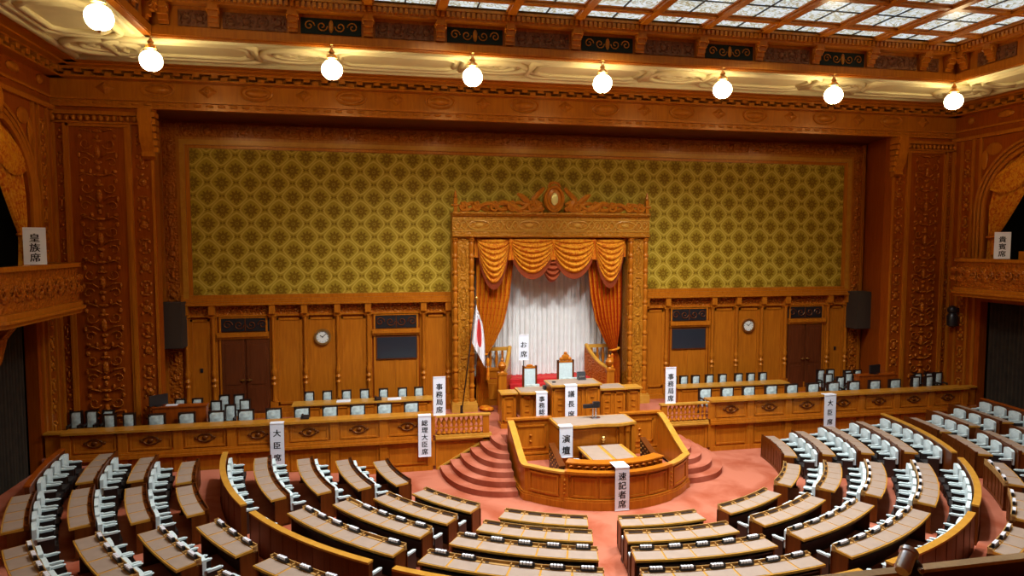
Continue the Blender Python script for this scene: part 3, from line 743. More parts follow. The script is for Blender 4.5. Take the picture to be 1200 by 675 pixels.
for s in (-1, 1):
    for ph, zz, r in ((0, 9.2, .115), (PI, 9.18, .1), (PI/2, 9.12, .08)):
        b.tube([(s*(.5+3.25*t), YT-.05+.07*cos(9*t+ph), zz+.03-.05*t+(.17-.06*t)*sin(2*PI*2.6*t+ph)) for t in [j/40 for j in range(41)]], [r*(1-.35*j/40) for j in range(41)], 6)
    for c in (.9, 1.7, 2.4, 3.1, 3.6):
        for dz, rr in ((.0, .17), (.24-.03*c, .1)): b.tube(scroll_pts(Vector((s*c, YT-.1, 9.16+dz)), X*s, Zv, -Y, rr, 1.2, -1, .5, .03), [.068*(1-.5*j/14) for j in range(15)], 6)
        b.ell((s*(c+.35), YT-.08, 9.33-.03*c), .16, .06, .06)
    b.tube([(s*.95, YT-.05, 9.3), (s*1.15, YT-.05, 9.45), (s*1.35, YT-.05, 9.62), (s*1.5, YT-.05, 9.7)], [.08, .13, .11, .05], 6)
    b.tube([(s*.45, YT-.05, 9.05), (s*.75, YT-.05, 9.25), (s*.85, YT-.05, 9.5), (s*.6, YT-.05, 9.75), (s*.42, YT-.05, 9.95)], [.12, .14, .12, .1, .07], 6)
    b.box(*sorted((s*3.86, s*4.0)), YT-.1, YT+.05, 8.97, 9.5); b.lathe([(.03, 9.5), (.08, 9.55), (.02, 9.8)], (s*3.93, YT-.03, 0), 8)
    b.tube([(s*.25, YT-.05, 9.98), (s*.15, YT-.05, 10.12), (0, YT-.05, 10.16)], [.05, .07, .06], 6)
b.tube([(.36*cos(2*PI*j/24), YT-.08, 9.5+.48*sin(2*PI*j/24)) for j in range(25)], .07, 6)
b.ell((0, YT-.03, 9.5), .34, .08, .46)
mk('crest', b, 'wood', tc, o, smooth=40)
b = B(); b.ell((0, YT-.12, 9.5), .15, .06, .26); mk('jewel', b, 'jewel', tc, o, smooth=True)
for s in (-1, 1):
    b = B(); b.box(*sorted((s*3.4, s*3.84)), YT+.05, 2.3, 1.5, 7.98); b.box(*sorted((s*3.2, s*4.06)), YT+.14, 2.3, 1.5, 7.98)
    for i in range(4):
        zz = 2.5+1.55*i; b.tube([(s*3.62+.13*cos(2*PI*j/20), YT+.03, zz+.45*sin(2*PI*j/20)) for j in range(21)], .02, 5); b.ell((s*3.62, YT+.04, zz), .07, .03, .3); b.ell((s*3.62, YT+.04, zz+.75), .13, .03, .05)
    mk('pilaster', b, 'carvedlight', tc, o, smooth=40)
    for xx in (s*3.94, s*3.3):
        prof = [(.12, 1.5), (.12, 1.62)]; z = 1.62
        while z < 7.7: prof += [(.085, z+.02), (.1, z+.2), (.1, z+.36), (.075, z+.42), (.12, z+.48), (.12, z+.54), (.075, z+.6)]; z += .64
        prof += [(.12, 7.9), (.12, 7.98)]
        b = B(); b.lathe(prof, (xx, YT+.06, 0), 10); mk('turned_column', b, 'wood', tc, o, smooth=50)
    b = B(); b.box(*sorted((s*3.1, s*4.12)), YT-.14, 2.3, PZ, 1.45); b.box(*sorted((s*3.13, s*4.09)), YT-.1, 2.3, 1.45, 1.52); mk('base', b, 'woodlight', tc, o)

# ---- curtains of the alcove
b = B(); b.sheet(260, 6, lambda u, v: (-3.25+6.5*u, 2.92+.06*sin(2*PI*26*u)+.035*sin(2*PI*61*u+1)*(.5+v), 8.0-5.75*v))
tag(mk('sheer_curtain', b, 'sheer', None, (0, 2.92, 2.25), smooth=True), 'pleated white sheer curtain closing the back of the throne alcove', 'curtain')
def rowtab(tab, v):
    for i in range(len(tab)-1):
        if tab[i][0] <= v <= tab[i+1][0]:
            k = (v-tab[i][0])/(tab[i+1][0]-tab[i][0]); k = k*k*(3-2*k) if tab[i][-1] == 's' else k
            return [a+(c-a)*k for a, c in zip(tab[i][1:4], tab[i+1][1:4])]
    return list(tab[-1][1:4])
for s, nm in ((-1, 'left'), (1, 'right')):
    #      v    z    outer  inner
    tab = [(0, 7.95, 3.06, 1.45), (.2, 6.6, 3.06, 1.6), (.35, 5.7, 3.06, 1.7), (.5, 4.7, 3.06, 1.93), (.63, 3.95, 3.0, 2.32), (.72, 3.45, 2.92, 2.66), (.75, 3.3, 2.9, 2.7), (.8, 2.9, 3.05, 2.66), (1, 1.2, 3.06, 2.5)]
    dr = thing('swagged_drape', (s*2.9, 2.12, PZ), 'orange brocade drape tied back on the %s of the white alcove curtain' % nm, 'curtain')
    b = B()
    def fn(u, v, tab=tab, s=s):
        z, xo, xi = rowtab(tab, v); wd = xo-xi; xx = xo-wd*u; am = .05+.07*min(1, wd)
        lean = .25*max(0, 1-abs(v-.6)/.3)*u*0
        return (s*xx, 2.12+am*(2*abs(sin(PI*8*u+.6*v))-1)+.02*sin(2*PI*17*u), z-.35*u*(1-u)*4*.0-(.25*u*max(0, (v-.2)/.52) if v < .72 else .25*u*max(0, 1-(v-.72)/.2)))
    b.sheet(96, 44, fn, uv=True); mk('drape', b, 'drapestripe', dr, (s*2.9, 2.12, PZ), smooth=True)
    b = B(); b.tube([(s*(2.8+.2*cos(2*PI*j/16)), 2.12+.16*sin(2*PI*j/16), 3.34+.05*cos(2*PI*j/16)) for j in range(17)], .045, 6); mk('tie_cord', b, 'brocadegold', dr, (s*2.9, 2.12, PZ), smooth=True)
    b = B(); b.lathe([(.02, 3.2), (.07, 3.12), (.05, 3.0), (.075, 2.92), (.03, 2.82), (.055, 2.75), (.085, 2.3)], (s*2.62, 1.9, 0), 10); mk('tassel', b, 'brocade', dr, (s*2.9, 2.12, PZ), smooth=40)
    b = B()
    for j in range(7): b.ell((s*(2.74+.1*sin(j*2.1)), 1.56+.14*cos(j*1.7), PZ+.1), .2, .18, .09)
    mk('pooled_hem', b, 'brocade', dr, (s*2.9, 2.12, PZ), smooth=True)
va = thing('swag_valance', (0, 1.75, 7.98), 'orange brocade valance of fringed swags hung under the canopy', 'valance')
def swag(b, x0, x1, zt, D, y0, folds, dep=.22, pinch=.12):
    def fn(u, v):
        dr_ = 4*u*(1-u); e = .5+(u-.5)*(1-pinch*v)
        return (x0+(x1-x0)*e, y0-dep*(sin(PI*u)**.6)*(.35+.65*sin(PI*min(1, v*1.05)))-.15*abs(sin(PI*folds*v))*sin(PI*u)**.5, zt-.06*v-D*(dr_**.75)*v-.28*D*v*(1-dr_)*.5)
    b.sheet(28, 44, fn)
    return lambda u: fn(u, 1)
for nm, x0, x1, zt, D, y0, fl, pn in (('swag', -1.78, .06, 7.95, 1.36, 1.74, 7, .0), ('swag', -.06, 1.78, 7.95, 1.36, 1.74, 6, .0), ('side_swag', -3.1, -1.72, 7.95, 1.75, 1.8, 8, .1), ('side_swag', 1.72, 3.1, 7.95, 1.75, 1.8, 8, .1)):
    b = B(); bot = swag(b, x0, x1, zt, D, y0, fl, .22, pn); mk(nm, b, 'brocadegold', va, (0, 1.75, 7.98), smooth=True)
    b = B(); b.sheet(96, 3, lambda u, v: (bot(u)[0], bot(u)[1]-.06+.02*(int(u*96) % 2), bot(u)[2]-.27*v+.06)); mk('fringe', b, 'drapefringe', va, (0, 1.75, 7.98))
b = B(); swag(b, -.42, .42, 7.1, .85, 1.86, 4, .1, 0); mk('centre_jabot', b, 'drapefringe', va, (0, 1.75, 7.98), smooth=True)
b = B(); b.box(-3.15, 3.15, 1.84, 1.9, 7.2, 7.97)
for xx in (-1.72, 0, 1.72): b.ell((xx, 1.66, 7.84), .1, .07, .12); b.lathe([(.1, 7.75), (.06, 7.6), (.13, 7.1)], (xx, 1.7, 0), 8)
mk('heading', b, 'brocade', va, (0, 1.75, 7.98), smooth=40)
# ---- throne dais: red carpeted steps, wooden wings with balusters
b = B(); b.box(-1.75, 1.75, 2.0, 2.34, PZ, 2.24, 0)
for k in range(6): b.box(-1.75-.08*k, 1.75+.08*k, 2.0-.3*(k+1)+.0, 2.02-.3*k, PZ, 2.24-.185*k-.15, 0)
b.box(-3.02, 3.02, 2.34, 3.3, PZ, 2.235, 1); b.box(-3.02, 3.02, 2.4, 3.3, 2.235, 2.24, 0)
for s in (-1, 1): b.box(*sorted((s*1.95, s*2.9)), 2.31, 2.35, 1.4, 2.05, 1)
struct('floor_dais', b, ['redcloth', 'wood'])
for s, nm in ((-1, 'left'), (1, 'right')):
    o2 = (s*2.2, 1.5, PZ)
    wg = thing('dais_balustrade', o2, 'carved wooden stair wing with balusters and newel on the %s of the throne steps' % nm, 'balustrade')
    p0, p1 = Vector((s*1.63, 2.38, 0)), Vector((s*2.12, 1.08, 0)); b = B(); n = 16
    dv = (p1-p0); nv = Vector((-dv.y, dv.x, 0)).normalized()*.07
    zt = [3.5-.78*(t/n)**.55*(1 if t else 0) if 0 else 2.74+.76*(1-(t/n))**1.8 for t in range(n+1)]
    for t in range(n+1):
        p = p0+dv*t/n
        for q in (-nv, nv):
            b.v += [Vector((p.x+q.x, p.y+q.y, PZ)), Vector((p.x+q.x, p.y+q.y, zt[t]))]
    for t in range(n):
        a = t*4; c = a+4; b.face((a, c, c+1, a+1)); b.face((a+2, a+3, c+3, c+2)); b.face((a+1, c+1, c+3, a+3))
    b.face((0, 1, 3, 2)); k = n*4; b.face((k, k+2, k+3, k+1)); mk('wing_panel', b, 'carved', wg, o2)
    b = B(); b.tube([p0+dv*t/n+Zv*(zt[t]+.03) for t in range(n+1)], .09, 6); mk('scroll_rail', b, 'woodlight', wg, o2, smooth=True)
    b = B(); b.box(*sorted((s*2.05, s*2.36)), .93, 1.2, PZ, 2.66); b.box(*sorted((s*2.02, s*2.39)), .9, 1.23, 2.66, 2.74); b.lathe([(.1, 2.74), (.06, 2.8), (.15, 2.92), (.17, 3.02), (.1, 3.14), (.05, 3.17), (.07, 3.22), (.02, 3.3)], (s*2.2, 1.06, 0), 12); mk('newel', b, 'wood', wg, o2, smooth=40)
    b = B(); b.box(*sorted((s*1.66, s*3.0)), 2.4, 2.54, 3.38, 3.52); mk('top_rail', b, 'woodlight', wg, o2); b = B(); b.box(*sorted((s*1.9, s*3.0)), 2.4, 2.52, 2.26, 2.62); b.box(*sorted((s*1.9, s*3.0)), 2.36, 2.54, 2.56, 2.68); mk('bottom_rail', b, 'wood', wg, o2)
    for i in range(5):
        b = B(); b.lathe([(.05, 2.66), (.035, 2.75), (.075, 2.95), (.04, 3.15), (.055, 3.25), (.045, 3.38)], (s*(1.92+.25*i), 2.47, 0), 8); mk('baluster', b, 'wood', wg, o2, smooth=50)

# ================================================================== SPEAKER'S DESKS
def desk_block(name, x0, x1, yf, yb, zt, label, cat='desk', taupe=False, bow=0):
    o = ((x0+x1)/2, (yf+yb)/2, PZ); t = thing(name, o, label, cat); b = B()
    b.box(x0+.05, x1-.05, yf+.06, yb, PZ, zt-.06); b.box(x0, x1, yf, yb, PZ, PZ+.16)
    mk('body', b, 'wood', t, o)
    b = B(); n = 10; f = [(x0+(x1-x0)*i/n, yf-.03-bow*sin(PI*i/n)) for i in range(n+1)]; b.prism(f+[(x1, yb+.02), (x0, yb+.02)], zt-.06, zt, 'z'); mk('desk_top', b, 'woodlight', t, o)
    if taupe: b = B(); b.box(x0+.08, x1-.08, yf+.06, yb-.06, zt, zt+.006); mk('writing_surface', b, 'taupe', t, o)
    b = B(); w_ = x1-x0; k = max(1, round(w_/.62))
    for i in range(k):
        a, c = x0+.05+(w_-.1)*i/k+.05, x0+.05+(w_-.1)*(i+1)/k-.05
        for (u0, u1, z0, z1) in ((a, c, zt-.2, zt-.15), (a, c, PZ+.25, PZ+.3), (a, a+.05, PZ+.25, zt-.15), (c-.05, c, PZ+.25, zt-.15)): b.box(u0, u1, yf+.02, yf+.06, z0, z1)
        for q in range(3): b.box((a+c)/2-.07, (a+c)/2+.07, yf+.035, yf+.06, zt-.5-.22*q, zt-.46-.22*q)
    mk('front_moulding', b, 'wood', t, o); return t
desk_block('presiding_desk', -.95, .95, -1.62, -.62, 2.72, 'tallest middle desk of the speaker platform, under the high-backed carved chair', taupe=True, bow=.06)
desk_block('officer_desk', -2.03, -.97, -1.36, -.5, 2.46, 'rounded desk left of the tallest desk, with a hanging four-character sign', taupe=True, bow=.12)
desk_block('officer_desk', .97, 2.03, -1.36, -.5, 2.46, 'low desk with a taupe top right of the tallest desk', taupe=True)
desk_block('end_pedestal', -2.68, -2.05, -1.16, -.6, 2.42, 'narrow wooden pedestal at the left end of the speaker desks', 'pedestal')
desk_block('end_pedestal', 2.05, 2.68, -1.16, -.6, 2.42, 'narrow wooden pedestal at the right end of the speaker desks', 'pedestal')
b = B(); b.box(-2.05, 2.05, -1.2, .35, PZ, 1.55); struct('floor_platform', b, 'carpet')
def carved_chair(x, y, z, w_, ht, label, crest):
    t = thing('carved_armchair', (x, y, z), label, 'chair'); o = (x, y, z); h = w_/2
    b = B(); b.box(x-h+.05, x+h-.05, y-.3, y+.2, z+.42, z+.54); mk('seat', b, 'silk', t, o)
    b = B(); b.box(x-h+.07, x+h-.07, y+.16, y+.24, z+.62, z+ht-.12); mk('back_cushion', b, 'pale', t, o)
    b = B(); b.box(x-h+.02, x+h-.02, y-.31, y-.24, z+.48, z+.98); mk('front_cushion', b, 'silk', t, o)
    for q in (-1, 1): b = B(); b.box(*sorted((x+q*(h-.07), x+q*h)), y+.15, y+.25, z, z+ht); b.box(*sorted((x+q*(h-.06), x+q*h)), y-.3, y+.2, z+.68, z+.74); mk('side_frame', b, 'wooddark', t, o)
    b = B(); b.box(x-h, x+h, y-.3, y+.2, z+.3, z+.42); mk('seat_rail', b, 'wooddark', t, o); b = B(); b.box(x-h, x+h, y+.15, y+.25, z+ht-.1, z+ht-.03)
    if crest:
        b.ell((x, y+.2, z+ht+.1), .16, .05, .14); b.ell((x, y+.2, z+ht+.25), .07, .05, .06)
        for q in (-1, 1): b.ell((x+q*.16, y+.2, z+ht+.03), .09, .05, .08)
    else: b.ell((x, y+.2, z+ht), .14, .04, .05)
    mk('crest_rail', b, 'wood', t, o, smooth=40)
    for q in (-1, 1):
        b = B(); b.box(*sorted((x+q*(h-.07), x+q*h)), y-.32, y-.25, z, z+.45); mk('leg', b, 'wooddark', t, o)
carved_chair(.06, -.16, 1.752, .66, 1.58, 'tall high-backed carved chair with a gilt crest behind the presiding desk', True)
carved_chair(-1.33, -.12, 1.552, .56, 1.6, 'smaller carved chair left of the crested high-backed chair', False)
b = B(); b.box(-.95, .95, -.55, .3, 1.55, 1.75); struct('floor_chair_step', b, 'carpet')

# ================================================================== ROSTRUM: curved enclosure, orator's desk, shorthand table
def rost_path(r=3.2, n=40):
    cy = -3.02; aM = 54; side = r*sin(rad(aM)); ye = cy-r*cos(rad(aM)); P = []
    for i in range(9): P.append((-2.66, -2.66+(ye+.35+2.66)*i/8))
    for i in range(1, 5): t = i/5; P.append((-2.66+(-side+.0+2.66)*t*t*0+.06*t*t, ye+.35-.5*t))
    for i in range(n+1):
        a = -aM+4+(2*aM-8)*i/n; P.append((r*sin(rad(a)), cy-r*cos(rad(a))))
    for i in range(4, 0, -1): t = i/5; P.append((2.66-.06*t*t, ye+.35-.5*t))
    for i in range(8, -1, -1): P.append((2.66, -2.66+(ye+.35+2.66)*i/8))
    return P
RP = rost_path(); m = len(RP)
def rimz(p):
    y = p[1]
    if y > -4.9: t = max(0, min(1, (-2.85-y)/2.0)); t = t*t*(3-2*t)*.35+t*.65; return 1.88-.8*t
    return 1.08
RZ = [rimz(p) for p in RP]; o = (0, -4.4, 0)
ro = thing('rostrum_enclosure', o, 'curved wooden enclosure with a honey-coloured sloping rim round the shorthand pit', 'rostrum')
b = B(); b.strip(RP, 0, [z-.06 for z in RZ], -.06, .06); mk('curved_wall', b, 'wood', ro, o)
b = B(); b.strip(RP, [z-.06 for z in RZ], RZ, -.11, .1); mk('rim', b, 'woodlight', ro, o)
b = B(); b.strip(RP, 0, .2, -.12, .0); b.strip(RP, .2, .27, -.1, .0); mk('plinth', b, 'wood', ro, o)
def arcp(x0, x1, n=10, r=3.2): return [(x0+(x1-x0)*i/n, -3.02-math.sqrt(r*r-(x0+(x1-x0)*i/n)**2)) for i in range(n+1)]
b = B(); cp = arcp(-1.62, 1.62, 20); b.strip(cp, 0, .25, -.16, .0); b.strip(cp, .25, .31, -.14, 0); b.strip(cp, 1.05, 1.12, -.15, .08); mk('centre_band', b, 'wood', ro, o)
b = B()
for a, c in ((-2.5, -1.78), (-1.45, -.78), (-.7, -.04), (.04, .7), (.78, 1.45), (1.78, 2.5)):
    z1 = .95
    b.strip(arcp(a, c, 8), .34, .4, -.09, -.05); b.strip(arcp(a, c, 8), z1-.06, z1, -.09, -.05); b.strip(arcp(a, a+.05, 1), .34, z1, -.09, -.05); b.strip(arcp(c-.05, c, 1), .34, z1, -.09, -.05)
for xx in (-1.62, 1.62):
    b.strip(arcp(xx-.1, xx+.1, 2), .28, 1.02, -.1, -.05)
    q = arcp(xx, xx+.001, 1)[0]
    for k in range(4): b.ell((q[0]*1.035, -3.02+(q[1]+3.02)*1.035, .45+.13*k), .03, .03, .03)
mk('panel_moulding', b, 'wood', ro, o, smooth=40)
b = B(); ip = arcp(-1.5, 1.5, 16, 2.95); b.strip(ip, 1.0, 1.24, -.03, .03)
for i in range(14): q = arcp(-1.4+.215*i, -1.39+.215*i, 1, 2.985)[0]; b.ell((q[0], q[1]-.02, 1.17), .08, .03, .03)
mk('carved_ledge', b, 'carved', ro, o, smooth=40)
b = B(); b.strip(arcp(-1.55, 1.55, 16, 2.98), 1.24, 1.28, -.03, .36); mk('book_ledge', b, 'wood', ro, o)
b = B()
for s in (-1, 1): b.box(*sorted((s*1.2, s*2.72)), -2.72, -2.6, .0, 1.84)
b.box(-1.3, 1.3, -2.72, -2.6, 0, 1.84); mk('back_wall', b, 'wood', ro, o)
for s in (-1, 1):
    b = B()
    b.box(*sorted((s*1.2, s*2.76)), -2.78, -2.56, 1.84, 1.9); b.box(*sorted((s*1.26, s*2.6)), -2.8, -2.7, .45, .62); b.box(*sorted((s*1.26, s*2.6)), -2.77, -2.7, .66, .72)
    for u0, u1, z0, z1 in ((1.42, 2.45, 1.6, 1.65), (1.42, 2.45, .85, .9), (1.42, 1.47, .85, 1.65), (2.4, 2.45, .85, 1.65)): b.box(*sorted((s*u0, s*u1)), -2.75, -2.7, z0, z1)
    for q in range(2): b.ell((s*1.95, -2.74, 1.1+.2*q), .05, .03, .035)
    n = len(b.v); xa, xb = sorted((s*1.18, s*1.32))      # inner returns sloping down to the orator's desk
    for xx in (xa, xb):
        for p in ((-2.75, .45), (-3.9, .45), (-3.9, 1.76), (-3.3, 1.79), (-2.75, 1.8)): b.v.append(Vector((xx, p[0], p[1])))
    b.face([n+i for i in range(5)]); b.face([n+5+i for i in range(5)][::-1])
    for i in range(5): j = (i+1) % 5; b.face((n+i, n+j, n+5+j, n+5+i))
    mk('inner_panelling', b, 'wood', ro, o)
b = B(); b.strip(RP, .3, .45, .1, .2); pts = [(p[0]*.97, p[1]*.985) for p in RP]; b.prism(pts, .3, .45, 'z'); mk('pit_floor', b, 'carpet', ro, o)
# orator's desk
o = (0, -3.3, .45); od = thing('orator_desk', o, 'speech desk with a wavy taupe top and brass knob, facing the benches', 'desk')
b = B(); b.box(-1.16, 1.16, -3.84, -2.82, .455, 1.82); mk('body', b, 'wood', od, o)
f = [(-1.34+2.68*i/24, -3.96-.07*sin(PI*i/24)+.05*cos(2*PI*2*i/24)) for i in range(25)]
b = B(); b.prism(f+[(1.36, -2.85), (-1.36, -2.85)], 1.82, 1.9, 'z'); mk('desk_top', b, 'woodlight', od, o)
b = B(); b.prism([(p[0]*.95, p[1]+.07) for p in f]+[(1.28, -2.92), (-1.28, -2.92)], 1.9, 1.908, 'z'); mk('writing_surface', b, 'taupe', od, o)
b = B()
for u0, u1, z0, z1 in ((-1.0, .72, 1.68, 1.73), (-1.0, .72, .8, .85), (-1.0, -.95, .8, 1.73), (.67, .72, .8, 1.73)): b.box(u0, u1, -3.88, -3.83, z0, z1)
for xx in (.82, 1.04): b.box(xx-.06, xx+.06, -3.9, -3.83, .5, 1.82); b.box(xx-.08, xx+.08, -3.93, -3.83, 1.6, 1.8)
mk('front_moulding', b, 'wood', od, o)
b = B(); b.ell((.19, -3.95, 1.42), .085, .085, .085); b.lathe([(.05, 1.28), (.03, 1.34)], (.19, -3.92, 0), 8); mk('knob', b, 'brass', od, o, smooth=True)
o = (.1, -3.2, 1.908); t = thing('microphone', o, 'black twin microphone on a chrome stand on the speech desk', 'microphone')
b = B(); b.lathe([(.16, 1.908), (.16, 1.93), (.03, 1.95), (.02, 2.3)], (.18, -3.2, 0), 12); b.lathe([(.02, 1.93), (.02, 2.3)], (.08, -3.2, 0), 8); b.lathe([(.1, 1.908), (.1, 1.925), (.02, 1.93)], (.06, -3.25, 0), 10); mk('stand', b, 'chrome', t, o, smooth=40)
b = B(); b.box(-.26, .3, -3.26, -3.16, 2.26, 2.38); b.box(.08, .3, -3.27, -3.15, 2.3, 2.46); mk('body', b, 'black', t, o)
# shorthand table with its two pads, side racks, stool
o = (.05, -4.75, .45); t = thing('shorthand_table', o, 'table with two taupe blotters inside the curved rostrum', 'table')
b = B(); b.box(-.7, .82, -5.6, -3.95, 1.14, 1.2); mk('table_top', b, 'woodlight', t, o)
for xx in (-.63, .09): b = B(); b.box(xx, xx+.6, -5.55, -3.98, 1.2, 1.212); mk('blotter', b, 'taupe', t, o)
for xx in (-.62, .74):
    for yy in (-5.5, -4.05): b = B(); b.box(xx-.04, xx+.04, yy-.04, yy+.04, .455, 1.14); mk('leg', b, 'wooddark', t, o)
for s, nm in ((-1, 'left'), (1, 'right')):
    xx = s*1.55; o = (xx, -4.6, .45); t = thing('side_rack', o, 'sloping dark rack with brass studs on the %s of the shorthand table' % nm, 'rack')
    b = B(); n = len(b.v)
    for q in (xx-.07, xx+.07):
        for p in ((-3.95, .455), (-5.2, .455), (-5.2, .98), (-3.9, 1.32)): b.v.append(Vector((q, p[0], p[1])))
    b.face((n, n+1, n+2, n+3)); b.face((n+4, n+7, n+6, n+5))
    for i in range(4): j = (i+1) % 4; b.face((n+i, n+j, n+4+j, n+4+i))
    mk('panel', b, 'blackwood', t, o)
    b = B(); k = len(b.v)
    for q in (xx-.1, xx+.1):
        for p in ((-3.94, 1.33), (-5.2, .98), (-5.2, 1.03), (-3.94, 1.38)): b.v.append(Vector((q, p[0], p[1])))
    b.face((k, k+1, k+2, k+3)); b.face((k+4, k+7, k+6, k+5))
    for i in range(4): j = (i+1) % 4; b.face((k+i, k+j, k+4+j, k+4+i))
    mk('sloping_cap', b, 'deskwood', t, o)
    b = B()
    for i in range(7):
        for r in range(3): b.ell((xx-.075, -4.0-.17*i, 1.2-.16*r-.045*i), .02, .03, .03)
    mk('stud', b, 'brass', t, o, smooth=True)
o = (-1.15, -5.25, .45); t = thing('round_stool', o, 'grey padded round stool at the left end of the shorthand table', 'stool')
b = B(); b.lathe([(.2, 1.02), (.24, 1.08), (.24, 1.15), (.18, 1.2)], (-1.15, -5.25, 0), 16); mk('seat', b, 'silk', t, o, smooth=40)
b = B(); b.lathe([(.2, .455), (.18, .5), (.05, .55), (.05, 1.02)], (-1.15, -5.25, 0), 12); mk('pedestal', b, 'wooddark', t, o, smooth=40)

# ---- curved steps either side of the rostrum
for s, nm in ((-1, 'left'), (1, 'right')):
    o = (s*3.2, -2.4, 0); t = thing('curved_steps', o, 'flight of six curved terracotta carpeted steps on the %s of the rostrum' % nm, 'steps')
    for k in range(6):
        a, c = 2.3-.345*k, 3.05-.33*k; b = B()
        P = [(s*(2.82+(a-.2)*(abs(cos(PI/2*i/20))**.85)), -1.87-(c-.17)*(sin(PI/2*i/20)**.85)) for i in range(21)]
        poly = [(s*2.82, -1.86)]+P
        b.prism(poly, .188*k if k else 0, .188*(k+1), 'z'); mk('step', b, 'carpet', t, o)

# ================================================================== MINISTERS' BENCH FRONTS AND BALUSTRADES
for s, nm in ((-1, 'left'), (1, 'right')):
    o = (s*10.8, -1.6, 0); t = thing('ministers_bench', o, 'long panelled bench counter for ministers on the %s of the rostrum' % nm, 'counter')
    xx = lambda a, c: sorted((s*a, s*c))
    b = B(); b.box(*xx(5.2, 16.4), -1.7, -1.58, 0, 1.86); b.box(*xx(16.4, 17.0), -1.62, -1.5, 0, 1.86); mk('panelled_front', b, 'wood', t, o)
    b = B(); b.box(*xx(5.14, 16.5), -1.82, -1.24, 1.86, 1.93); b.box(*xx(16.4, 17.02), -1.7, -1.4, 1.88, 1.94); mk('worktop', b, 'benchtop', t, o)
    b = B(); b.box(*xx(5.15, 16.45), -1.84, -1.68, 1.02, 1.1); b.box(*xx(5.15, 16.45), -1.8, -1.68, 1.1, 1.18); b.box(*xx(5.15, 16.45), -1.77, -1.68, 1.18, 1.22); b.box(*xx(5.15, 16.45), -1.76, -1.68, 0, .16); b.box(*xx(16.4, 17.02), -1.7, -1.6, 1.02, 1.12); mk('ledge_moulding', b, 'wood', t, o)
    b = B(); n = 7; wd = 11.2/n
    for i in range(n+1):
        c = 5.2+wd*i; b.box(*xx(c-.13, c+.13), -1.75, -1.68, .16, 1.02); b.box(*xx(c-.13, c+.13), -1.75, -1.68, 1.22, 1.86)
    for i in range(n):
        a, c = 5.2+wd*i+.2, 5.2+wd*(i+1)-.2
        for z0, z1 in ((1.26, 1.83), (.24, .97)):
            b.box(*xx(a, c), -1.725, -1.69, z1-.035, z1); b.box(*xx(a, a+.035), -1.725, -1.69, z0, z1); b.box(*xx(c-.035, c), -1.725, -1.69, z0, z1)
            b.box(*xx(a, c), -1.735, -1.69, z0, z0+.05)
    mk('panel_moulding', b, 'wood', t, o)
    for i in range(n):
        c = s*(5.2+wd*(i+.5)); b = B(); b.tube([(c+.22*cos(2*PI*j/20), -1.71, 1.55+.12*sin(2*PI*j/20)) for j in range(21)], .03, 5); b.ell((c, -1.71, 1.55), .09, .05, .07)
        for q in (-1, 1): b.ell((c+q*.26, -1.71, 1.55), .07, .03, .05)
        mk('carved_medallion', b, 'deskwood', t, o, smooth=True)
    o = (s*4.2, -1.7, 0); t = thing('gallery_balustrade', o, 'two-tier spindle balustrade between the curved steps and the %s ministers bench' % nm, 'balustrade')
    b = B(); b.box(*xx(3.15, 5.03), -1.8, -1.6, 1.82, 1.88); mk('handrail', b, 'woodlight', t, o)
    b = B(); b.box(*xx(3.2, 3.42), -1.78, -1.62, 0, 1.82); b.box(*xx(3.42, 5.04), -1.74, -1.66, 1.42, 1.46); mk('post', b, 'wood', t, o)
    for i in range(9):
        c = s*(3.56+.172*i); b = B(); b.lathe([(.03, 1.2), (.085, 1.26), (.035, 1.37), (.05, 1.42), (.05, 1.46), (.035, 1.5), (.09, 1.62), (.03, 1.76), (.05, 1.82)], (c, -1.7, 0), 8); mk('spindle', b, 'wood', t, o, smooth=50)
    b = B(); b.box(*xx(3.1, 5.06), -1.84, -1.6, 1.06, 1.12); b.box(*xx(3.12, 5.06), -1.8, -1.6, 1.12, 1.2); b.box(*xx(3.1, 5.06), -1.78, -1.62, .98, 1.06); mk('base_rail', b, 'woodlight', t, o)
    b = B(); b.box(*xx(3.15, 5.05), -1.7, -1.6, 0, 1.0); b.box(*xx(4.95, 5.05), -1.73, -1.6, 0, 1.0); b.box(*xx(3.6, 5.0), -1.725, -1.68, .9, .94); mk('lower_panel', b, 'wood', t, o)
    b = B(); k = len(b.v)
    for q in (-1.76, -1.69):
        for p in ((5.0, 0.0), (3.55, .8), (3.55, .87), (5.0, .07)): b.v.append(Vector((s*p[0], q, p[1])))
    b.face((k, k+1, k+2, k+3)); b.face((k+4, k+7, k+6, k+5))
    for i in range(4): j = (i+1) % 4; b.face((k+i, k+j, k+4+j, k+4+i))
    mk('stair_string', b, 'woodlight', t, o)
    # clerks' long desk behind, corner desk at the end
    o = (s*7.45, .95, PZ); t = thing('clerks_desk', o, 'long plain clerks desk behind the %s ministers bench' % nm, 'desk')
    b = B(); b.box(*xx(4.98, 9.95), .62, .7, PZ, 1.88); b.box(*xx(4.98, 5.06), .7, 1.2, PZ, 1.88); b.box(*xx(9.87, 9.95), .7, 1.2, PZ, 1.88); mk('body', b, 'wood', t, o)
    b = B(); b.box(*xx(4.93, 10.0), .54, 1.22, 1.88, 1.93); mk('desk_top', b, 'woodlight', t, o)
    b = B()
    for i in range(5):
        a, c = 5.1+i*.97, 5.95+i*.97
        for z0, z1 in ((1.75, 1.8), (1.22, 1.27)): b.box(*xx(a, c), .59, .63, z0, z1)
        b.box(*xx(a, a+.05), .59, .63, 1.22, 1.8); b.box(*xx(c-.05, c), .59, .63, 1.22, 1.8)
    mk('panel_moulding', b, 'wood', t, o)
    o = (s*13.4, -.2, PZ); t = thing('corner_desk', o, 'plain dark desk in the corner behind the %s ministers bench' % nm, 'desk')
    a, c = (12.62, 14.28) if s < 0 else (12.46, 14.22)
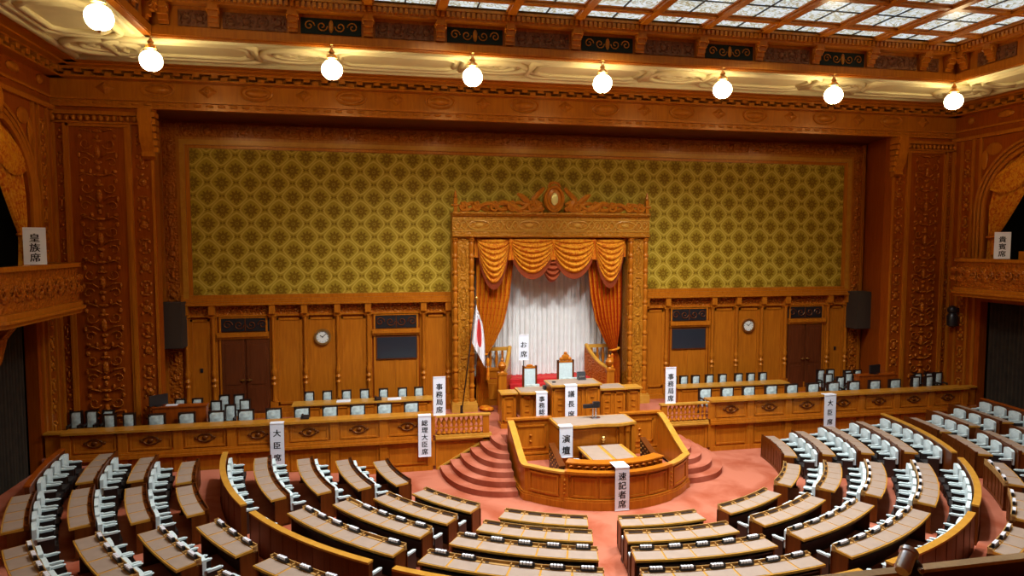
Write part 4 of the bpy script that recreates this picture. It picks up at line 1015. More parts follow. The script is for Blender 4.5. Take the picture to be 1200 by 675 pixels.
    b = B(); b.box(*xx(a, c), -.5, -.42, PZ, 2.3); b.box(*xx(a, a+.06), -.42, -.2, PZ, 2.3); b.box(*xx(c-.06, c), -.42, -.2, PZ, 2.3); mk('body', b, 'woodred', t, o)
    b = B(); b.box(*xx(a-.03, c+.03), -.53, -.18, 2.3, 2.34); mk('desk_top', b, 'woodred', t, o)

# ---- chairs of the front benches
def bench_chair(name, w_, ht, label, deep=.5):
    t = thing(name, (0, 0, 0), label, 'chair'); h = w_/2        # faces -y
    b = B(); b.box(-h+.03, h-.03, -deep/2, deep/2-.06, .38, .5); mk('seat', b, 'silk', t)
    b = B(); b.sheet(6, 6, lambda u, v: (-h+.045+(w_-.09)*u, deep/2-.14-.04*sin(PI*u)*sin(PI*v), .55+(ht-.59)*v)); n = len(b.v)
    b.box(-h+.045, h-.045, deep/2-.14, deep/2-.07, .55, ht-.04); mk('back_cushion', b, 'silk', t, smooth=40)
    b = B(); b.box(-h, h, deep/2-.08, deep/2-.02, .45, ht); 
    for q in (-1, 1): b.box(*sorted((q*(h-.035), q*h)), deep/2-.15, deep/2-.02, 0, ht)
    b.box(-h, h, deep/2-.15, deep/2-.02, ht-.035, ht); mk('back_frame', b, 'blackwood', t)
    for q in (-1, 1):
        b = B(); b.box(*sorted((q*(h-.05), q*h)), -deep/2, deep/2-.1, .64, .7); b.box(*sorted((q*(h-.05), q*h)), -deep/2, -deep/2+.05, .3, .65); mk('armrest', b, 'blackwood', t)
    for q in (-1, 1): b = B(); b.box(*sorted((q*(h-.06), q*(h-.01))), -deep/2, -deep/2+.05, 0, .4); mk('leg', b, 'blackwood', t)
    return t
cl = bench_chair('bench_armchair', .52, 1.03, 'x'); cu = bench_chair('upright_chair', .36, 1.1, 'x', .44); ck = bench_chair('clerk_chair', .36, 1.06, 'x', .44)
used = set()
def place(pr, x, y, label, group, z=PZ, rz=0):
    if pr in used: return dup(pr, (x, y, z), rz, label, group)
    used.add(pr); pr.location = (x, y, z); pr.rotation_euler = (0, 0, rz); pr['label'] = label; pr['group'] = group; return pr
LF = [-15.49, -14.92, -14.1, -13.18, -12.25, -11.33, -10.44, -9.52, -8.59, -7.66, -6.74, -5.81]; RF = [5.47, 6.41, 7.33, 8.31, 9.22, 10.17, 11.1, 12.05, 13.02, 13.98, 14.95, 15.6]
for i, x in enumerate(LF[::-1]): place(cl if 0 < 1 and i < 10 else cu, x, -.85, 'sage-backed armchair at the left ministers bench, %s from the rostrum' % ORD[i+1], 'armchairs at the ministers benches')
for i, x in enumerate(RF): place(cl if i < 10 else cu, x, -.85, 'sage-backed armchair at the right ministers bench, %s from the rostrum' % ORD[i+1], 'armchairs at the ministers benches')
for s, nm, xs in ((-1, 'left', [-5.39, -6.02, -6.74, -7.45, -8.12, -8.83, -9.48]), (1, 'right', [5.22, 5.71, 6.25, 6.89, 7.5, 8.25, 8.83, 9.4])):
    for i, x in enumerate(xs): place(ck, x, 1.5, 'small pale chair at the %s clerks desk, %s from the throne' % (nm, ORD[i+1]), 'chairs at the clerks desks')
for s, nm, L in ((-1, 'left', [(-16.72, -.2), (-16.25, -.2), (-15.74, -.25)]), (1, 'right', [(15.65, -.2), (16.2, -.2), (16.68, -.2)])):
    for i, (x, y) in enumerate(L): place(cu, x, y, 'tall narrow chair behind the outer end of the %s ministers bench, %s from the end' % (nm, ORD[i+1 if s < 0 else 3-i]), 'tall chairs at the bench ends')
for s, nm, L, R_, F in ((-1, 'left', [(-12.54, .45), (-11.58, .45)], [(-12.45, 1.35), (-11.95, 1.35)], (-11.93, -.25)), (1, 'right', [(11.83, .45), (12.8, .45)], [(12.12, 1.35), (12.6, 1.35)], (11.9, -.2))):
    place(cu, F[0], F[1], 'tall narrow chair in the aisle just behind the %s ministers bench' % nm, 'chairs by the %s door' % nm)
    for i, (x, y) in enumerate(L): place(cu, x, y, 'pale chair in the middle of the cluster by the %s door, %s one' % (nm, ('left', 'right')[i]), 'chairs by the %s door' % nm)
    for i, (x, y) in enumerate(R_): place(cu, x, y, 'pale chair at the back of the cluster by the %s door, %s one' % (nm, ('left', 'right')[i]), 'chairs by the %s door' % nm)
for s, nm, xs in ((-1, 'left', [-13.9, -13.33]), (1, 'right', [13.35, 13.84])):
    for i, x in enumerate(xs): place(ck, x, 1.2, 'small pale chair behind the %s corner desk, %s one' % (nm, ('left', 'right')[i]), 'chairs behind the corner desks')

# ================================================================== MEMBERS' BENCHES
SEC = {   # block: (name, rows, angle range per row)
 'B': ('middle block', [(-9.05, 9.05), (-9.7, 9.7), (-10.2, 10.2), (-10.6, 10.6)]),
 'A': ('inner %s block', [(15.6, 33.9), (15.2, 34.5), (14.9, 35.2), (14.7, 35.5)]),
 'C': ('outer %s block', [(40.4, 57.6), (40.1, 58.7), (39.8, 59.2), (38.8, 58.9)]),
 'D': ('%s wall block', [(64.4, 83.5), (64.6, 84.0), (64.8, 84.6), (64.6, 85.0)]),
}
REAR = {'Q': ('rear %s wall block', [(75.5, 84.2), (76.9, 85.7), (77.0, 86.8), None]),
        'P': ('rear %s corner block', [(64.0, 74.0), (64.0, 74.6), (64.6, 75), (65.5, 74)]),
        'O': ('rear outer %s block', [(51.1, 60.5), (51.4, 61), (51.5, 61.8), (51.5, 62)]),
        'N': ('rear middle %s block', [(38.4, 48.2), (38, 48), None, None]),
        'K': ('rear inner %s block', [(26.9, 35.6), None, None, None])}
def seats(k, a0, a1): return max(2, round(abs(a1-a0)*PI/180*RN[k]/(.6 if k < 3 else .66)))
def member_desk(k, a0, a1, bname):
    wall = 'wall' in bname or 'corner' in bname
    n = seats(k, a0, a1); r, z, tz = RN[k], ZT[k], TZ[k]; am = (a0+a1)/2; o = (*pol(r-.25, am), tz)
    if not inframe([(*pol(r-q, a), z+.1) for a in (a0, am, a1) for q in (0, .5)], 5, 5): return
    t = thing('bench_desk', o, 'curved bench desk with taupe pads, %s row of the %s' % (ORD[k if k < 5 else k-4], bname), 'desk', 'curved bench desks')
    da = 1.2/r*57.3*.02
    b = B(); b.arc(r-.40, r, a0, a1, z-.045, z+.012, z0b=z-.05, z1b=z); mk('desk_top', b, 'woodlight', t, o)
    for i in range(n):
        u0, u1 = a0+(a1-a0)*i/n+.12, a0+(a1-a0)*(i+1)/n-.12
        b = B(); b.arc(r-.385, r-.03, u0, u1, z+.01, z+.019, z0b=z-.002, z1b=z+.008); mk('writing_pad', b, 'taupe', t, o)
    b = B(); b.arc(r-.5, r-.40, a0, a1, z-.08, z+.025); b.arc(r-.5, r-.48, a0, a1, z+.025, z+.085)
    for i in range(n+1): u = a0+(a1-a0)*i/n; b.arc(r-.48, r-.405, u-.06, u+.06, z+.025, z+.07)
    mk('front_ledge', b, 'deskwood' if wall else 'ledgewood', t, o)
    for i in range(n):
        u = a0+(a1-a0)*(i+.5)/n; w_ = .62*(a1-a0)/n/2; b = B()
        if k < 3: b.arc(r-.47, r-.41, u-w_, u+w_, z+.025, z+.045)
        else: b.arc(r-.465, r-.415, u-1.25*w_, u-.85*w_, z+.025, z+.035)
        mk('pen_slot', b, 'blackwood', t, o)
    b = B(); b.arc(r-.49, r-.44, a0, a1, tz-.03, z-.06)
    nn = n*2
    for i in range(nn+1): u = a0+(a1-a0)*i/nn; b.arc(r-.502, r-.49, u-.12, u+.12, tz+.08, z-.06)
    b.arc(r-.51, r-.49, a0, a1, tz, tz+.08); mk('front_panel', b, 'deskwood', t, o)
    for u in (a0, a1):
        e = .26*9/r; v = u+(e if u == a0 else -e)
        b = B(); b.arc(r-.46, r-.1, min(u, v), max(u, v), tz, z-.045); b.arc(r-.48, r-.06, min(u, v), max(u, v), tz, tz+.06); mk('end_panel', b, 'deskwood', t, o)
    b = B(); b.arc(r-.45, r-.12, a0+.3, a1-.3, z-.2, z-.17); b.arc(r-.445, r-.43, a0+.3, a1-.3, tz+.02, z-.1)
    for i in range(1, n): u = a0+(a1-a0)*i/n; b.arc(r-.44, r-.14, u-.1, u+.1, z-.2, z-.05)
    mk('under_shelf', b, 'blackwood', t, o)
# one member's seat, copied for all the rest
def seat_proto():
    t = thing('fixed_chair', (0, 0, 0), 'x', 'seat'); h = .25       # faces +y, back plane at y = 0
    b = B(); b.sheet(12, 10, lambda u, v: (-h+2*h*u*1.0, .085+.045*sin(PI*u)*sin(PI*min(1, v*1.05)), .46+.44*v-.05*(abs(2*u-1)**4)*v))
    n = 12; top = [(-h+2*h*i/n, .90-.05*abs(2*i/n-1)**4) for i in range(n+1)]
    b.prism([(-h, .44)]+top+[(h, .44)], .0, .085, 'y'); mk('backrest', b, 'pale', t, smooth=35)
    b = B(); b.box(-h+.01, h-.01, .08, .47, .3, .4); b.ell((0, .28, .4), h-.04, .18, .03); mk('seat', b, 'darkseat', t, smooth=35)
    for q in (-1, 1):
        b = B(); x0, x1 = sorted((q*(h-.034), q*(h+.034))); b.box(x0, x1, .09, .38, .585, .63); b.ell(((x0+x1)/2, .38, .607), .034, .05, .023); b.ell(((x0+x1)/2, .12, .63), .036, .08, .03); mk('armrest', b, 'pale', t, smooth=35)
        b = B(); b.box(q*(h+.01)-.022, q*(h+.01)+.022, .09, .4, .05, .585); b.box(q*(h+.01)-.03, q*(h+.01)+.03, 0, .42, .004, .06); mk('arm_support', b, 'blackwood', t)
    b = B(); b.box(-.15, .15, .06, .4, .004, .3); mk('pedestal', b, 'blackwood', t)
    return t
SP = seat_proto()
def plate_proto():
    b = B(); b.prism([(-.033, 0), (.033, 0), (.03, .075), (-.018, .085)], -.165, .165, 'x', 0)
    for i in range(4): x = -.14+.066*i; b.box(x, x+.05, -.034, .033, .045, .09, 1)
    o = mk('name_block', b, ['black', 'white']); return tag(o, 'x', 'name plate', 'name blocks')
NP = plate_proto(); firstS = [True]; firstN = [True]
def put(pr, first, loc, rz, label, group):
    if first[0]: first[0] = False; pr.location = loc; pr.rotation_euler = (0, 0, rz); pr['label'] = label; pr['group'] = group; return pr
    return dup(pr, loc, rz, label, group)
def member_row(k, a0, a1, bname, plates, back=None, own=None):
    """seats of row k lean on the next desk's front (or on the partition)"""
    n = seats(k, a0, a1); r = (RN[k+1]-.535) if back is None else back
    kk = ORD[k if k < 5 else k-4]
    # count from the end nearer the hall's middle aisle
    for i in range(n):
        u = a0+(a1-a0)*(i+.5)/n; j = i+1 if a0+a1 >= 0 else n-i; x, y = pol(r, u)
        where = '%s from %s end' % (ORD[j], 'aisle' if abs(a0+a1) > 1 else 'left')
        if inframe([(x, y, TZ[k]+.3), (x, y, TZ[k]+.9)], 15, 15):
            put(SP, firstS, (x, y, TZ[k]), rad(u), 'pale seat, %s, %s row, %s' % (where, kk, bname), 'fixed seats of the curved benches')
    if plates:
        if own: a0, a1 = own; n = seats(k, a0, a1)
        for i in range(n):
            u = a0+(a1-a0)*(i+.52)/n; j = i+1 if a0+a1 >= 0 else n-i; x, y = pol(RN[k]-.4425, u)
            where = '%s from %s end' % (ORD[j], 'aisle' if abs(a0+a1) > 1 else 'left')
            if (k, i, bname) in MISSING: continue
            if inframe([(x, y, ZT[k]+.05)], 4, 4): put(NP, firstN, (x, y, ZT[k]+.037), rad(u), 'name block, %s, %s row, %s' % (where, kk, bname), 'name blocks on the bench desks')
MISSING = {(4, 2, 'inner left block'), (4, 4, 'outer left block'), (3, 0, 'outer left block')}
def sides(name):
    return ((-1, name % 'left'), (1, name % 'right')) if '%s' in name else ((1, name),)
for key, (nm, rows) in SEC.items():
    for s, bn in sides(nm):
        for k in range(1, 5):
            a0, a1 = sorted((s*rows[k-1][0], s*rows[k-1][1]))
            member_desk(k, a0, a1, bn)
            b0, b1 = sorted((s*rows[min(3, k)][0], s*rows[min(3, k)][1]))
            member_row(k, b0, b1, bn, k > 2 and key != 'D', 11.47 if k == 4 else None, (a0, a1))
for key, (nm, rows) in REAR.items():
    for s, bn in sides(nm):
        for k in range(5, 9):
            if rows[k-5] is None: continue
            a0, a1 = sorted((s*rows[k-5][0], s*rows[k-5][1]))
            member_desk(k, a0, a1, bn)
            member_row(k, a0, a1, bn, key in 'ONK', 15.95 if k == 7 and key == 'Q' else (RN[k+1]-.535 if k < 8 else 17.0 if 0 else 16.85))
# partitions behind the fourth row, with honey caps
for key, (a0, a1) in {'B': (-10.8, 10.8), 'A': (14.6, 35.6), 'C': (38.4, 59.2), 'D': (62.0, 85.4)}.items():
    for s, bn in sides(SEC[key][0]):
        u, v = sorted((s*a0, s*a1)); o = (*pol(11.6, (u+v)/2), TZ[4])
        if not inframe([(*pol(11.6, q), 1.4) for q in (u, v, (u+v)/2)], 0, 0): continue
        t = thing('bench_partition', o, 'curved wooden partition with a honey cap behind the fourth row, %s' % bn, 'partition', 'partitions behind the fourth row')
        b = B(); b.arc(11.53, 11.66, u, v, TZ[4]-.02, 1.35); n = 8
        for i in range(n+1): q = u+(v-u)*i/n; b.arc(11.66, 11.667, q-.04, q+.08, TZ[4]+.1, 1.35)
        mk('panel', b, 'deskwood', t, o)
        b = B(); b.arc(11.515, 11.675, u, v, 1.35, 1.395); mk('cap_rail', b, 'woodlight', t, o)
for s, nm in ((-1, 'left'), (1, 'right')):
    u, v = sorted((s*75.2, s*86.9)); o = (*pol(16.05, (u+v)/2), TZ[7])
    if not inframe([(*pol(16.05, q), 1.7) for q in (u, v)], 0, 0): continue
    t = thing('bench_partition', o, 'low curved partition behind the rearmost seats, %s side wall' % nm, 'partition', 'rear partitions')
    b = B(); b.arc(16.0, 16.1, u, v, TZ[7]-.02, 1.72); mk('panel', b, 'wooddark', t, o)
    b = B(); b.arc(15.98, 16.13, u, v, 1.72, 1.76); mk('cap_rail', b, 'woodred', t, o)

# ================================================================== SIGNS
def glyphs(txt, size):
    """vertical lettering: one mesh in the x-z plane, centred, top at z = 0"""
    b = B(); pitch = size[1]
    for i, ch in enumerate(txt):
        c = bpy.data.curves.new('lettering', 'FONT'); c.body = ch; c.size = size[0]; c.offset = 0; c.fill_mode = 'FRONT'; c.resolution_u = 2
        ob = bpy.data.objects.new('lettering', c); link(ob); bpy.context.view_layer.update()
        me = bpy.data.meshes.new_from_object(ob.evaluated_get(bpy.context.evaluated_depsgraph_get()))
        n = len(b.v); xs = [v.co.x for v in me.vertices]; ys = [v.co.y for v in me.vertices]
        cx, cy = (min(xs)+max(xs))/2, (min(ys)+max(ys))/2
        e = .026*size[0] if len(me.vertices) < 400 else .016*size[0]      # brush weight: verticals thicker than horizontals
        for q, (dx, dz) in enumerate(((-e, 0), (-e/2, e*.3), (0, -e*.3), (e/2, e*.3), (e, 0))):
            n = len(b.v)
            for v in me.vertices: b.v.append(Vector((v.co.x-cx+dx, -.0003*q, v.co.y-cy-pitch*(i+.5)+dz)))
            for p in me.polygons: b.face([n+k for k in p.vertices])
        bpy.data.objects.remove(ob, do_unlink=True); bpy.data.curves.remove(c); bpy.data.meshes.remove(me)
    return b
def sign(loc, w_, h, txt, label, rz=0, flap=0, size=.25, pitch=None, top=.13, pole=0, stand=False):
    """white card hanging down (or standing up) with its top centre at loc, facing -y before turning"""
    t = thing('paper_sign', loc, label, 'sign', 'white signs with black brush lettering'); t.rotation_euler = (0, 0, rz)
    b = B(); b.box(-w_/2, w_/2, 0, .012, -h, 0)
    if flap: b.box(-w_/2, w_/2, 0, flap, 0, .008)
    mk('card', b, 'paper', t)
    pitch = pitch or (h-top-.06)/len(txt)
    g = glyphs(txt, (size, pitch))
    for v in g.v: v.z -= top; v.y = -.004
    mk('lettering', g, 'ink', t, fix=False)
    for z0, z1 in ((-.03, 0), (-h, -h+.02)): b = B(); b.box(-w_/2, w_/2, -.012, .0, z0, z1); mk('edge_strip', b, 'white', t)
    if pole: b = B(); b.lathe([(.018, -pole), (.018, -h+.1)], (0, .03, 0), 8); b.lathe([(.14, -pole), (.14, -pole+.02), (.03, -pole+.04)], (0, .03, 0), 12); mk('stand', b, 'black', t, smooth=40)
    if stand: b = B(); b.box(-w_/2+.05, w_/2-.05, .012, .14, -h, -h+.03); mk('foot', b, 'wooddark', t)
    return t
sign((-10.19, -1.862, 1.94), .43, 1.4, '大臣席', 'white sign reading 大臣席 hanging on the left ministers bench', flap=.2)
sign((10.11, -1.862, 1.94), .5, 1.3, '大臣席', 'white sign reading 大臣席 hanging on the right ministers bench', flap=.25)
sign((-5.43, -1.862, 1.94), .43, 1.42, '総理大臣席', 'white five-character sign 総理大臣席 on the left bench beside the balustrade', flap=.2, size=.22)
sign((-4.91, -1.7, 3.22), .42, 1.34, '事務局席', 'white sign reading 事務局席 standing on the left spindle balustrade', size=.24, top=.22, stand=True)
sign((3.57, -1.7, 3.23), .41, 1.35, '事務局席', 'white sign reading 事務局席 standing on the right spindle balustrade', size=.24, top=.22, stand=True)
sign((-1.44, .6, 4.27), .38, 1.0, 'お席', 'white two-character sign on a black pole before the white curtain', size=.26, pole=2.72, top=.22, pitch=.36)
sign((-1.26, -1.53, 2.47), .41, 1.1, '事務総長', 'white sign reading 事務総長 hanging on the low desk left of the tallest', flap=.2, size=.22, top=.12)
sign((-.24, -1.75, 2.73), .44, 1.28, '議長席', 'white sign reading 議長席 hanging on the tallest speaker desk', flap=.22)
sign((-1.1, -4.06, 1.92), .44, 1.02, '演壇', 'white sign reading 演壇 hanging on the speech desk above the pit', flap=.24, size=.28, top=.22)
sign((-.1, -6.42, 1.3), .43, 1.28, '速記者席', 'white sign reading 速記者席 hanging on the curved rostrum front', flap=.5, size=.25)
sign((-15.8, -4.45, 8.16), .5, .98, '皇族席', 'white sign reading 皇族席 on the left gallery balcony rail', rz=rad(24), size=.24, top=.14)
sign((15.8, -3.62, 8.17), .5, .99, '貴賓席', 'white sign reading 貴賓席 on the right gallery balcony rail', rz=rad(-42), size=.24, top=.14)

# ================================================================== WALL FITTINGS, FLAG, SMALL THINGS
for s, nm in ((-1, 'left'), (1, 'right')):
    x = s*9.0; o = (x, YR-.06, 4.17); t = thing('wall_clock', o, 'round white wall clock with a brass rim on the %s wood panelling' % nm, 'clock')
    def disc(b, r0, r1, d0, d1, n=28):
        k = len(b.v)
        for i in range(n):
            a = 2*PI*i/n
            for r, d in ((r0, d0), (r1, d0), (r1, d1), (r0, d1)): b.v.append(Vector((x+r*cos(a), YR-.03-d, 4.17+r*sin(a))))
        for i in range(n):
            q = (i+1) % n
            for j in range(4): l = (j+1) % 4; b.face((k+i*4+j, k+q*4+j, k+q*4+l, k+i*4+l))
    b = B(); disc(b, .235, .31, 0, .1); mk('rim', b, 'brass', t, o, smooth=40)
    b = B(); disc(b, 0.001, .24, 0, .06); mk('dial', b, 'clockface', t, o)
    b = B()
    for i in range(12): a = PI*i/6; T = Matrix.Translation((x, YR-.095, 4.17)) @ Matrix.Rotation(a, 4, 'Y'); b.box(-.008, .008, -.004, .0, .175, .215, 0, T)
    mk('hour_mark', b, 'black', t, o)
    for nm2, a, l in (('hour_hand', -56, .12), ('minute_hand', 48, .18)):
        b = B(); T = Matrix.Translation((x, YR-.1, 4.17)) @ Matrix.Rotation(rad(a), 4, 'Y'); b.box(-.011, .011, -.004, .004, -.03, l, 0, T); mk(nm2, b, 'black', t, o)
    o = (s*6.19, YR-.05, 3.23); t = thing('wall_monitor', o, 'dark flat screen set in the wood wall under the inner %s grille' % nm, 'screen')
    b = B(); b.box(s*6.19-.8, s*6.19+.8, YR-.09, YR-.02, 3.22, 4.12); mk('frame', b, 'wooddark', t, o)
    b = B(); b.box(s*6.19-.76, s*6.19+.76, YR-.1, YR-.085, 3.26, 4.09); mk('screen', b, 'screen', t, o)
    xs = s*14.25; o = (xs, 1.5, 4.0); t = thing('wall_loudspeaker', o, 'big brown box loudspeaker mounted in the %s corner of the recess' % nm, 'loudspeaker')
    b = B(); x0, x1 = sorted((s*13.8, s*14.68)); b.box(x0, x1, 1.42, 2.2, 3.98, 5.62); mk('cabinet', b, 'speaker', t, o)
    b = B(); b.box(x0+.02, x1-.02, 1.39, 1.42, 4.0, 5.6); mk('front_cloth', b, 'speaker', t, o)
    b = B(); b.box(xs-.2, xs+.2, 2.2, YR, 4.6, 5.0); mk('bracket', b, 'black', t, o)
    b = B(); b.box(s*13.37-.05, s*13.37+.05, YR-.06, YR, 2.95, 3.1); tag(mk('wall_switch', b, 'black', None, (s*13.37, YR, 2.95)), 'small black switch on the wood panel beside the %s door' % nm, 'switch')
o = (16.95, -.5, 4.25); t = thing('wall_camera', o, 'black security camera on the right side wall under the balcony', 'camera')
b = B(); b.ell((16.85, -.5, 4.95), .2, .2, .2); b.box(16.9, 17.1, -.6, -.4, 4.85, 5.05); mk('mount', b, 'black', t, o, smooth=40)
b = B(); b.lathe([(.12, 4.25), (.2, 4.3), (.22, 4.7), (.15, 4.82)], (16.82, -.55, 0), 14); mk('housing', b, 'black', t, o, smooth=40)
# flag
o = (-3.75, 1.0, PZ); t = thing('flag', o, 'white flag with a red disc on a slanted pole left of the throne drape', 'flag')
p0, p1 = Vector((-3.8, 1.0, PZ+.1)), Vector((-3.22, 1.0, 5.6)); b = B(); b.tube([p0, p1], .025, 8); mk('pole', b, 'blackwood', t, o, smooth=True)
b = B(); b.ell((-3.21, 1.0, 5.66), .07, .07, .08); mk('finial', b, 'brass', t, o, smooth=True)
b = B(); b.lathe([(.22, PZ), (.22, PZ+.05), (.06, PZ+.1), (.05, PZ+.4)], (-3.8, 1.0, 0), 14); mk('base', b, 'blackwood', t, o, smooth=40)
def flag_fn(u, v):
    q = p1+(p0-p1)*(.03+.42*u*0+.30*v); w_ = .74*(v**.4)*(1-.1*v)
    return (q.x+.02+u*w_*.75, .97-.1*sin(4*PI*u)*v**.4, q.z-.02-u*(1.25-.3*v)*(.35+.65*v)-.2*v)
b = B(); b.sheet(24, 24, flag_fn, uv=True); mk('cloth', b, 'flag', t, o, smooth=True, fix=False)
# desk clutter
def boxthing(name, mat, x0, x1, y0, y1, z0, z1, label, cat, group=None):
    b = B(); b.box(x0, x1, y0, y1, z0, z1); return tag(mk(name, b, mat, None, ((x0+x1)/2, (y0+y1)/2, z0)), label, cat, group)
boxthing('paper_sheet', 'paper', -8.45, -7.95, .7, 1.05, 1.93, 1.95, 'white papers on the left clerks desk, nearer the clock', 'paper', 'papers on the left clerks desk')
boxthing('paper_sheet', 'paper', -6.6, -6.1, .7, 1.05, 1.93, 1.95, 'white papers on the left clerks desk, nearer the flag', 'paper', 'papers on the left clerks desk')
boxthing('paper_sheet', 'paper', -13.9, -13.55, -.45, -.25, 2.342, 2.36, 'white papers on the dark left corner desk', 'paper')
def phone(x, y, z, label):
    o = (x, y, z); t = thing('desk_phone', o, label, 'telephone')
    b = B(); b.prism([(y-.14, z), (y+.14, z), (y+.14, z+.09), (y-.14, z+.04)], x-.13, x+.13, 'x'); mk('body', b, 'black', t, o)
    b = B(); b.box(x-.12, x-.06, y-.13, y+.13, z+.08, z+.13); mk('handset', b, 'black', t, o)
phone(-6.95, .85, 1.933, 'black telephone on the left clerks desk by the papers'); phone(-9.35, -1.4, 1.933, 'small black telephone at the middle of the left ministers bench')
def console_box(x, y, z, label):
    o = (x, y, z); t = thing('desk_console', o, label, 'console')
    b = B(); b.prism([(y-.1, z), (y+.12, z), (y+.12, z+.28), (y+.02, z+.3)], x-.15, x+.15, 'x'); mk('body', b, 'black', t, o)
    b = B()
    for i in range(3): b.box(x-.1+.07*i, x-.06+.07*i, y-.09, y-.03, z+.1, z+.16)
    mk('button', b, 'chrome', t, o)
console_box(.42, -.85, 2.726, 'black control console right of the crested chair on the tallest desk')
boxthing('desk_timer', 'black', -.78, -.66, -1.2, -1.1, 2.726, 2.77, 'tiny black box at the left corner of the tallest desk', 'timer')
boxthing('desk_timer', 'black', -1.08, -.98, -1.1, -.9, 2.463, 2.6, 'small black box on the low desk beside the 事務総長 sign', 'timer')
def monitor(x, y, z, rz, label):
    t = thing('desk_monitor', (x, y, z), label, 'monitor', rz=rz); b = B(); b.box(-.3, .3, -.02, .03, .03, .38); mk('screen', b, 'black', t)
    b = B(); b.box(-.12, .12, -.1, .12, 0, .02); b.box(-.03, .03, .03, .06, .02, .2); mk('stand', b, 'black', t)
monitor(13.3, -.36, 2.342, rad(12), 'black monitor on the dark right corner desk'); monitor(-14.12, -.38, 2.342, rad(40), 'black monitor on the dark left corner desk')

# ================================================================== SIDE GALLERIES: balconies, arch drapes, doorway curtains
for s, nm in ((-1, 'left'), (1, 'right')):
    o = (s*16.5, -4, 5.6); t = thing('gallery_balcony', o, 'carved wooden balcony bulging from the %s side wall' % nm, 'balcony')
    P = [(s*17.1, -1.05), (s*16.8, -1.08), (s*16.45, -1.16), (s*16.15, -1.32), (s*15.93, -1.58), (s*15.84, -1.95)]+[(s*15.84, -1.95-.6*i) for i in range(1, 8)]
    P += [(s*15.93, -6.4), (s*16.15, -6.62), (s*16.45, -6.78), (s*17.1, -6.85)]
    sg = 1 if s > 0 else -1       # outward = towards the hall
    d = lambda a, c: (a*-sg, c*-sg) if s > 0 else (a, c)
    def st(b, z0, z1, a, c): b.strip(P, z0, z1, -a*sg if 0 else (a if s < 0 else -a), (c if s < 0 else -c))
    b = B(); st(b, 6.0, 7.04, -.06, .02); 
    for i in range(2, len(P)-2):
        p = Vector((*P[i], 6.5)); 
        for zz in (6.35, 6.7): b.ell((p.x-s*.02, p.y+.15, zz), .05, .2, .12)
    for k in range(6):
        yy = -2.2-.75*k
        for q in (-1, 1): b.tube(scroll_pts(Vector((s*15.8, yy+q*.2, 6.52)), Y*q, Zv, -X*s, .2, 1.2, q, PI/2, .02), .03, 5)
        b.ell((s*15.8, yy, 6.52), .05, .13, .28)
    mk('carved_front', b, 'carved', t, o, smooth=40)
    b = B(); st(b, 7.04, 7.16, -.14, .1); mk('handrail', b, 'wood', t, o)
    b = B(); st(b, 5.86, 6.0, -.1, .12); st(b, 5.78, 5.86, -.1, .2); st(b, 5.66, 5.78, -.25, .1); mk('base_moulding', b, 'wood', t, o)
    b = B(); b.prism([(p[0], p[1]) for p in P], 5.72, 5.95, 'z'); mk('slab', b, 'woodred', t, o)
    for yy in (-4.5, -5.8):
        b = B(); b.prism([(s*17.1, 4.2), (s*17.0, 4.2), (s*16.75, 4.6), (s*16.6, 5.2), (s*16.2, 5.72), (s*17.1, 5.72)], yy-.18, yy+.18, 'y'); b.ell((s*16.85, yy, 4.7), .16, .22, .3)
        mk('console', b, 'carved', t, o, smooth=40)
    o = (s*17.2, -2.2, 7.0); t = thing('arch_drape', o, 'gold brocade drape tied back in the arch of the %s gallery' % nm, 'curtain')
    tab = [(0, 11.25, 2.75, 3.9), (.14, 10.75, 2.15, 3.95), (.3, 10.1, 1.75, 3.35), (.5, 9.2, 1.63, 2.8), (.68, 8.5, 1.66, 2.35), (.78, 8.15, 1.72, 2.1), (.84, 7.85, 1.7, 2.05), (1, 6.9, 1.63, 2.15)]
    b = B()
    def fd(u, v, tab=tab, s=s):
        z, yo, yi = rowtab(tab, v); return (s*(17.22+.05*sin(2*PI*6*u+v)+.02*sin(40*u)), -(yo+(yi-yo)*u), z-.3*u*(1-v)*v)
    b.sheet(54, 30, fd); mk('drape', b, 'brocadegold', t, o, smooth=True)
    b = B()
    b.sheet(24, 30, lambda u, v, s=s: (s*(17.12-.1*sin(PI*u)*sin(PI*v)-.03*abs(sin(5*PI*v))), -(1.75+2.1*u), 10.25+.9*(1-(1-u)**2)-(.12+.95*4*u*(1-u)*.8)*v-.25*v)); mk('swag', b, 'brocadegold', t, o, smooth=True)
    b = B(); b.tube([(s*(17.2+.12*cos(2*PI*j/14)), -1.9+.22*sin(2*PI*j/14), 8.0) for j in range(15)], .05, 6); b.lathe([(.02, 7.9), (.08, 7.8), (.05, 7.7), (.09, 7.3)], (s*17.1, -2.05, 0), 10); mk('tie_cord', b, 'brocade', t, o, smooth=40)
    b = B(); b.sheet(150, 3, lambda u, v, s=s: (s*(17.5+.08*sin(2*PI*26*u)), -1.65-4.5*u, .02+5.4*(1-v)))
    tag(mk('doorway_curtain', b, 'browncurtain', None, (s*17.5, -3.9, 0), smooth=True), 'dark brown pleated curtain filling the doorway under the %s balcony' % nm, 'curtain')
o = (16.9, -5.2, 5.95); t = thing('gallery_chair', (16.55, -4.2, 5.96), 'wooden chair back showing behind the right balcony rail', 'chair', rz=rad(90))
b = B(); b.box(-.3, .3, -.28, .28, .42, .48); mk('seat', b, 'wood', t)
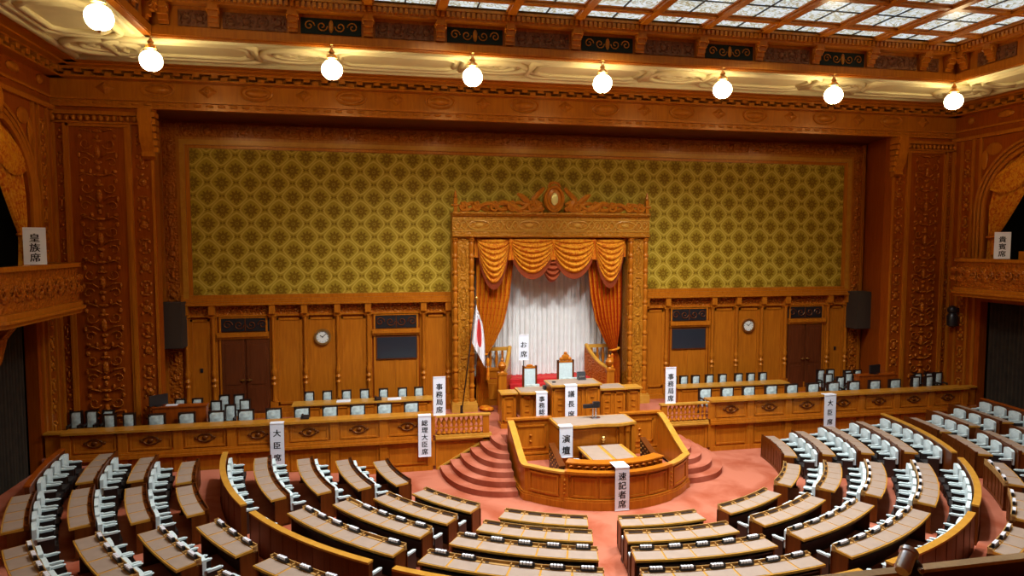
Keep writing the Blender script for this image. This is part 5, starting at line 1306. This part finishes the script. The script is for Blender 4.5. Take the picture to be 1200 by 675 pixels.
b = B(); b.box(-.32, .32, .24, .3, .6, 1.5); mk('backrest', b, 'wood', t)
for q in (-1, 1):
    for y in (-.25, .25): b = B(); b.box(q*.28-.03, q*.28+.03, y-.03, y+.03, 0, .42); mk('leg', b, 'wooddark', t)

# ================================================================== NEAR GALLERY PARAPET AND SPOTLIGHT
o = (2.2, -19.4, 3.9); t = thing('gallery_parapet', o, 'dark wooden gallery parapet with a pale top edge in the lower right foreground', 'parapet')
b = B(); b.box(-17.1, 17.1, -19.43, -19.37, 3.6, 4.8); mk('panel', b, 'wooddark', t, o)
b = B(); b.box(-17.1, 17.1, -19.46, -19.36, 4.8, 4.83); mk('top_rail', b, 'palewood', t, o)
b = B(); b.box(-17.1, 17.1, -20.4, -19.43, 4.6, 4.64); mk('inner_shelf', b, 'wood', t, o)
b = B(); b.box(-17.1, 17.1, -22.5, -19.37, 3.3, 3.6); mk('gallery_slab', b, 'wooddark', t, o)
o = (-2.85, -19.9, 4.64); t = thing('spotlight', o, 'silver spotlight in a black yoke standing on the foreground gallery parapet', 'spotlight')
def along(prof, p, q, n=16):
    b = B(); b.lathe(prof, (0, 0, 0), n); d = (Vector(q)-Vector(p)).normalized(); R = d.to_track_quat('Z', 'Y').to_matrix()
    b.v = [Vector(p)+R @ v for v in b.v]; return b
p, q = (-2.98, -19.93, 5.11), (-2.82, -19.83, 5.22)
b = along([(.05, 0), (.062, .02), (.06, .17), (.072, .18), (.072, .215), (.055, .22)], p, q); mk('barrel', b, 'silver', t, o, smooth=40)
b = B(); b.ell((-2.82, -19.86, 5.08), .085, .09, .1); b.box(-2.86, -2.78, -19.94, -19.84, 4.7, 5.05); b.lathe([(.1, 4.645), (.1, 4.67), (.03, 4.7), (.03, 5.0)], (-2.85, -19.9, 0), 12); mk('yoke', b, 'black', t, o, smooth=40)
b = along([(.022, 0), (.026, .02), (.02, .03)], (-2.85, -19.97, 5.13), (-2.86, -20.2, 5.16), 10); mk('knob', b, 'chrome', t, o, smooth=40)
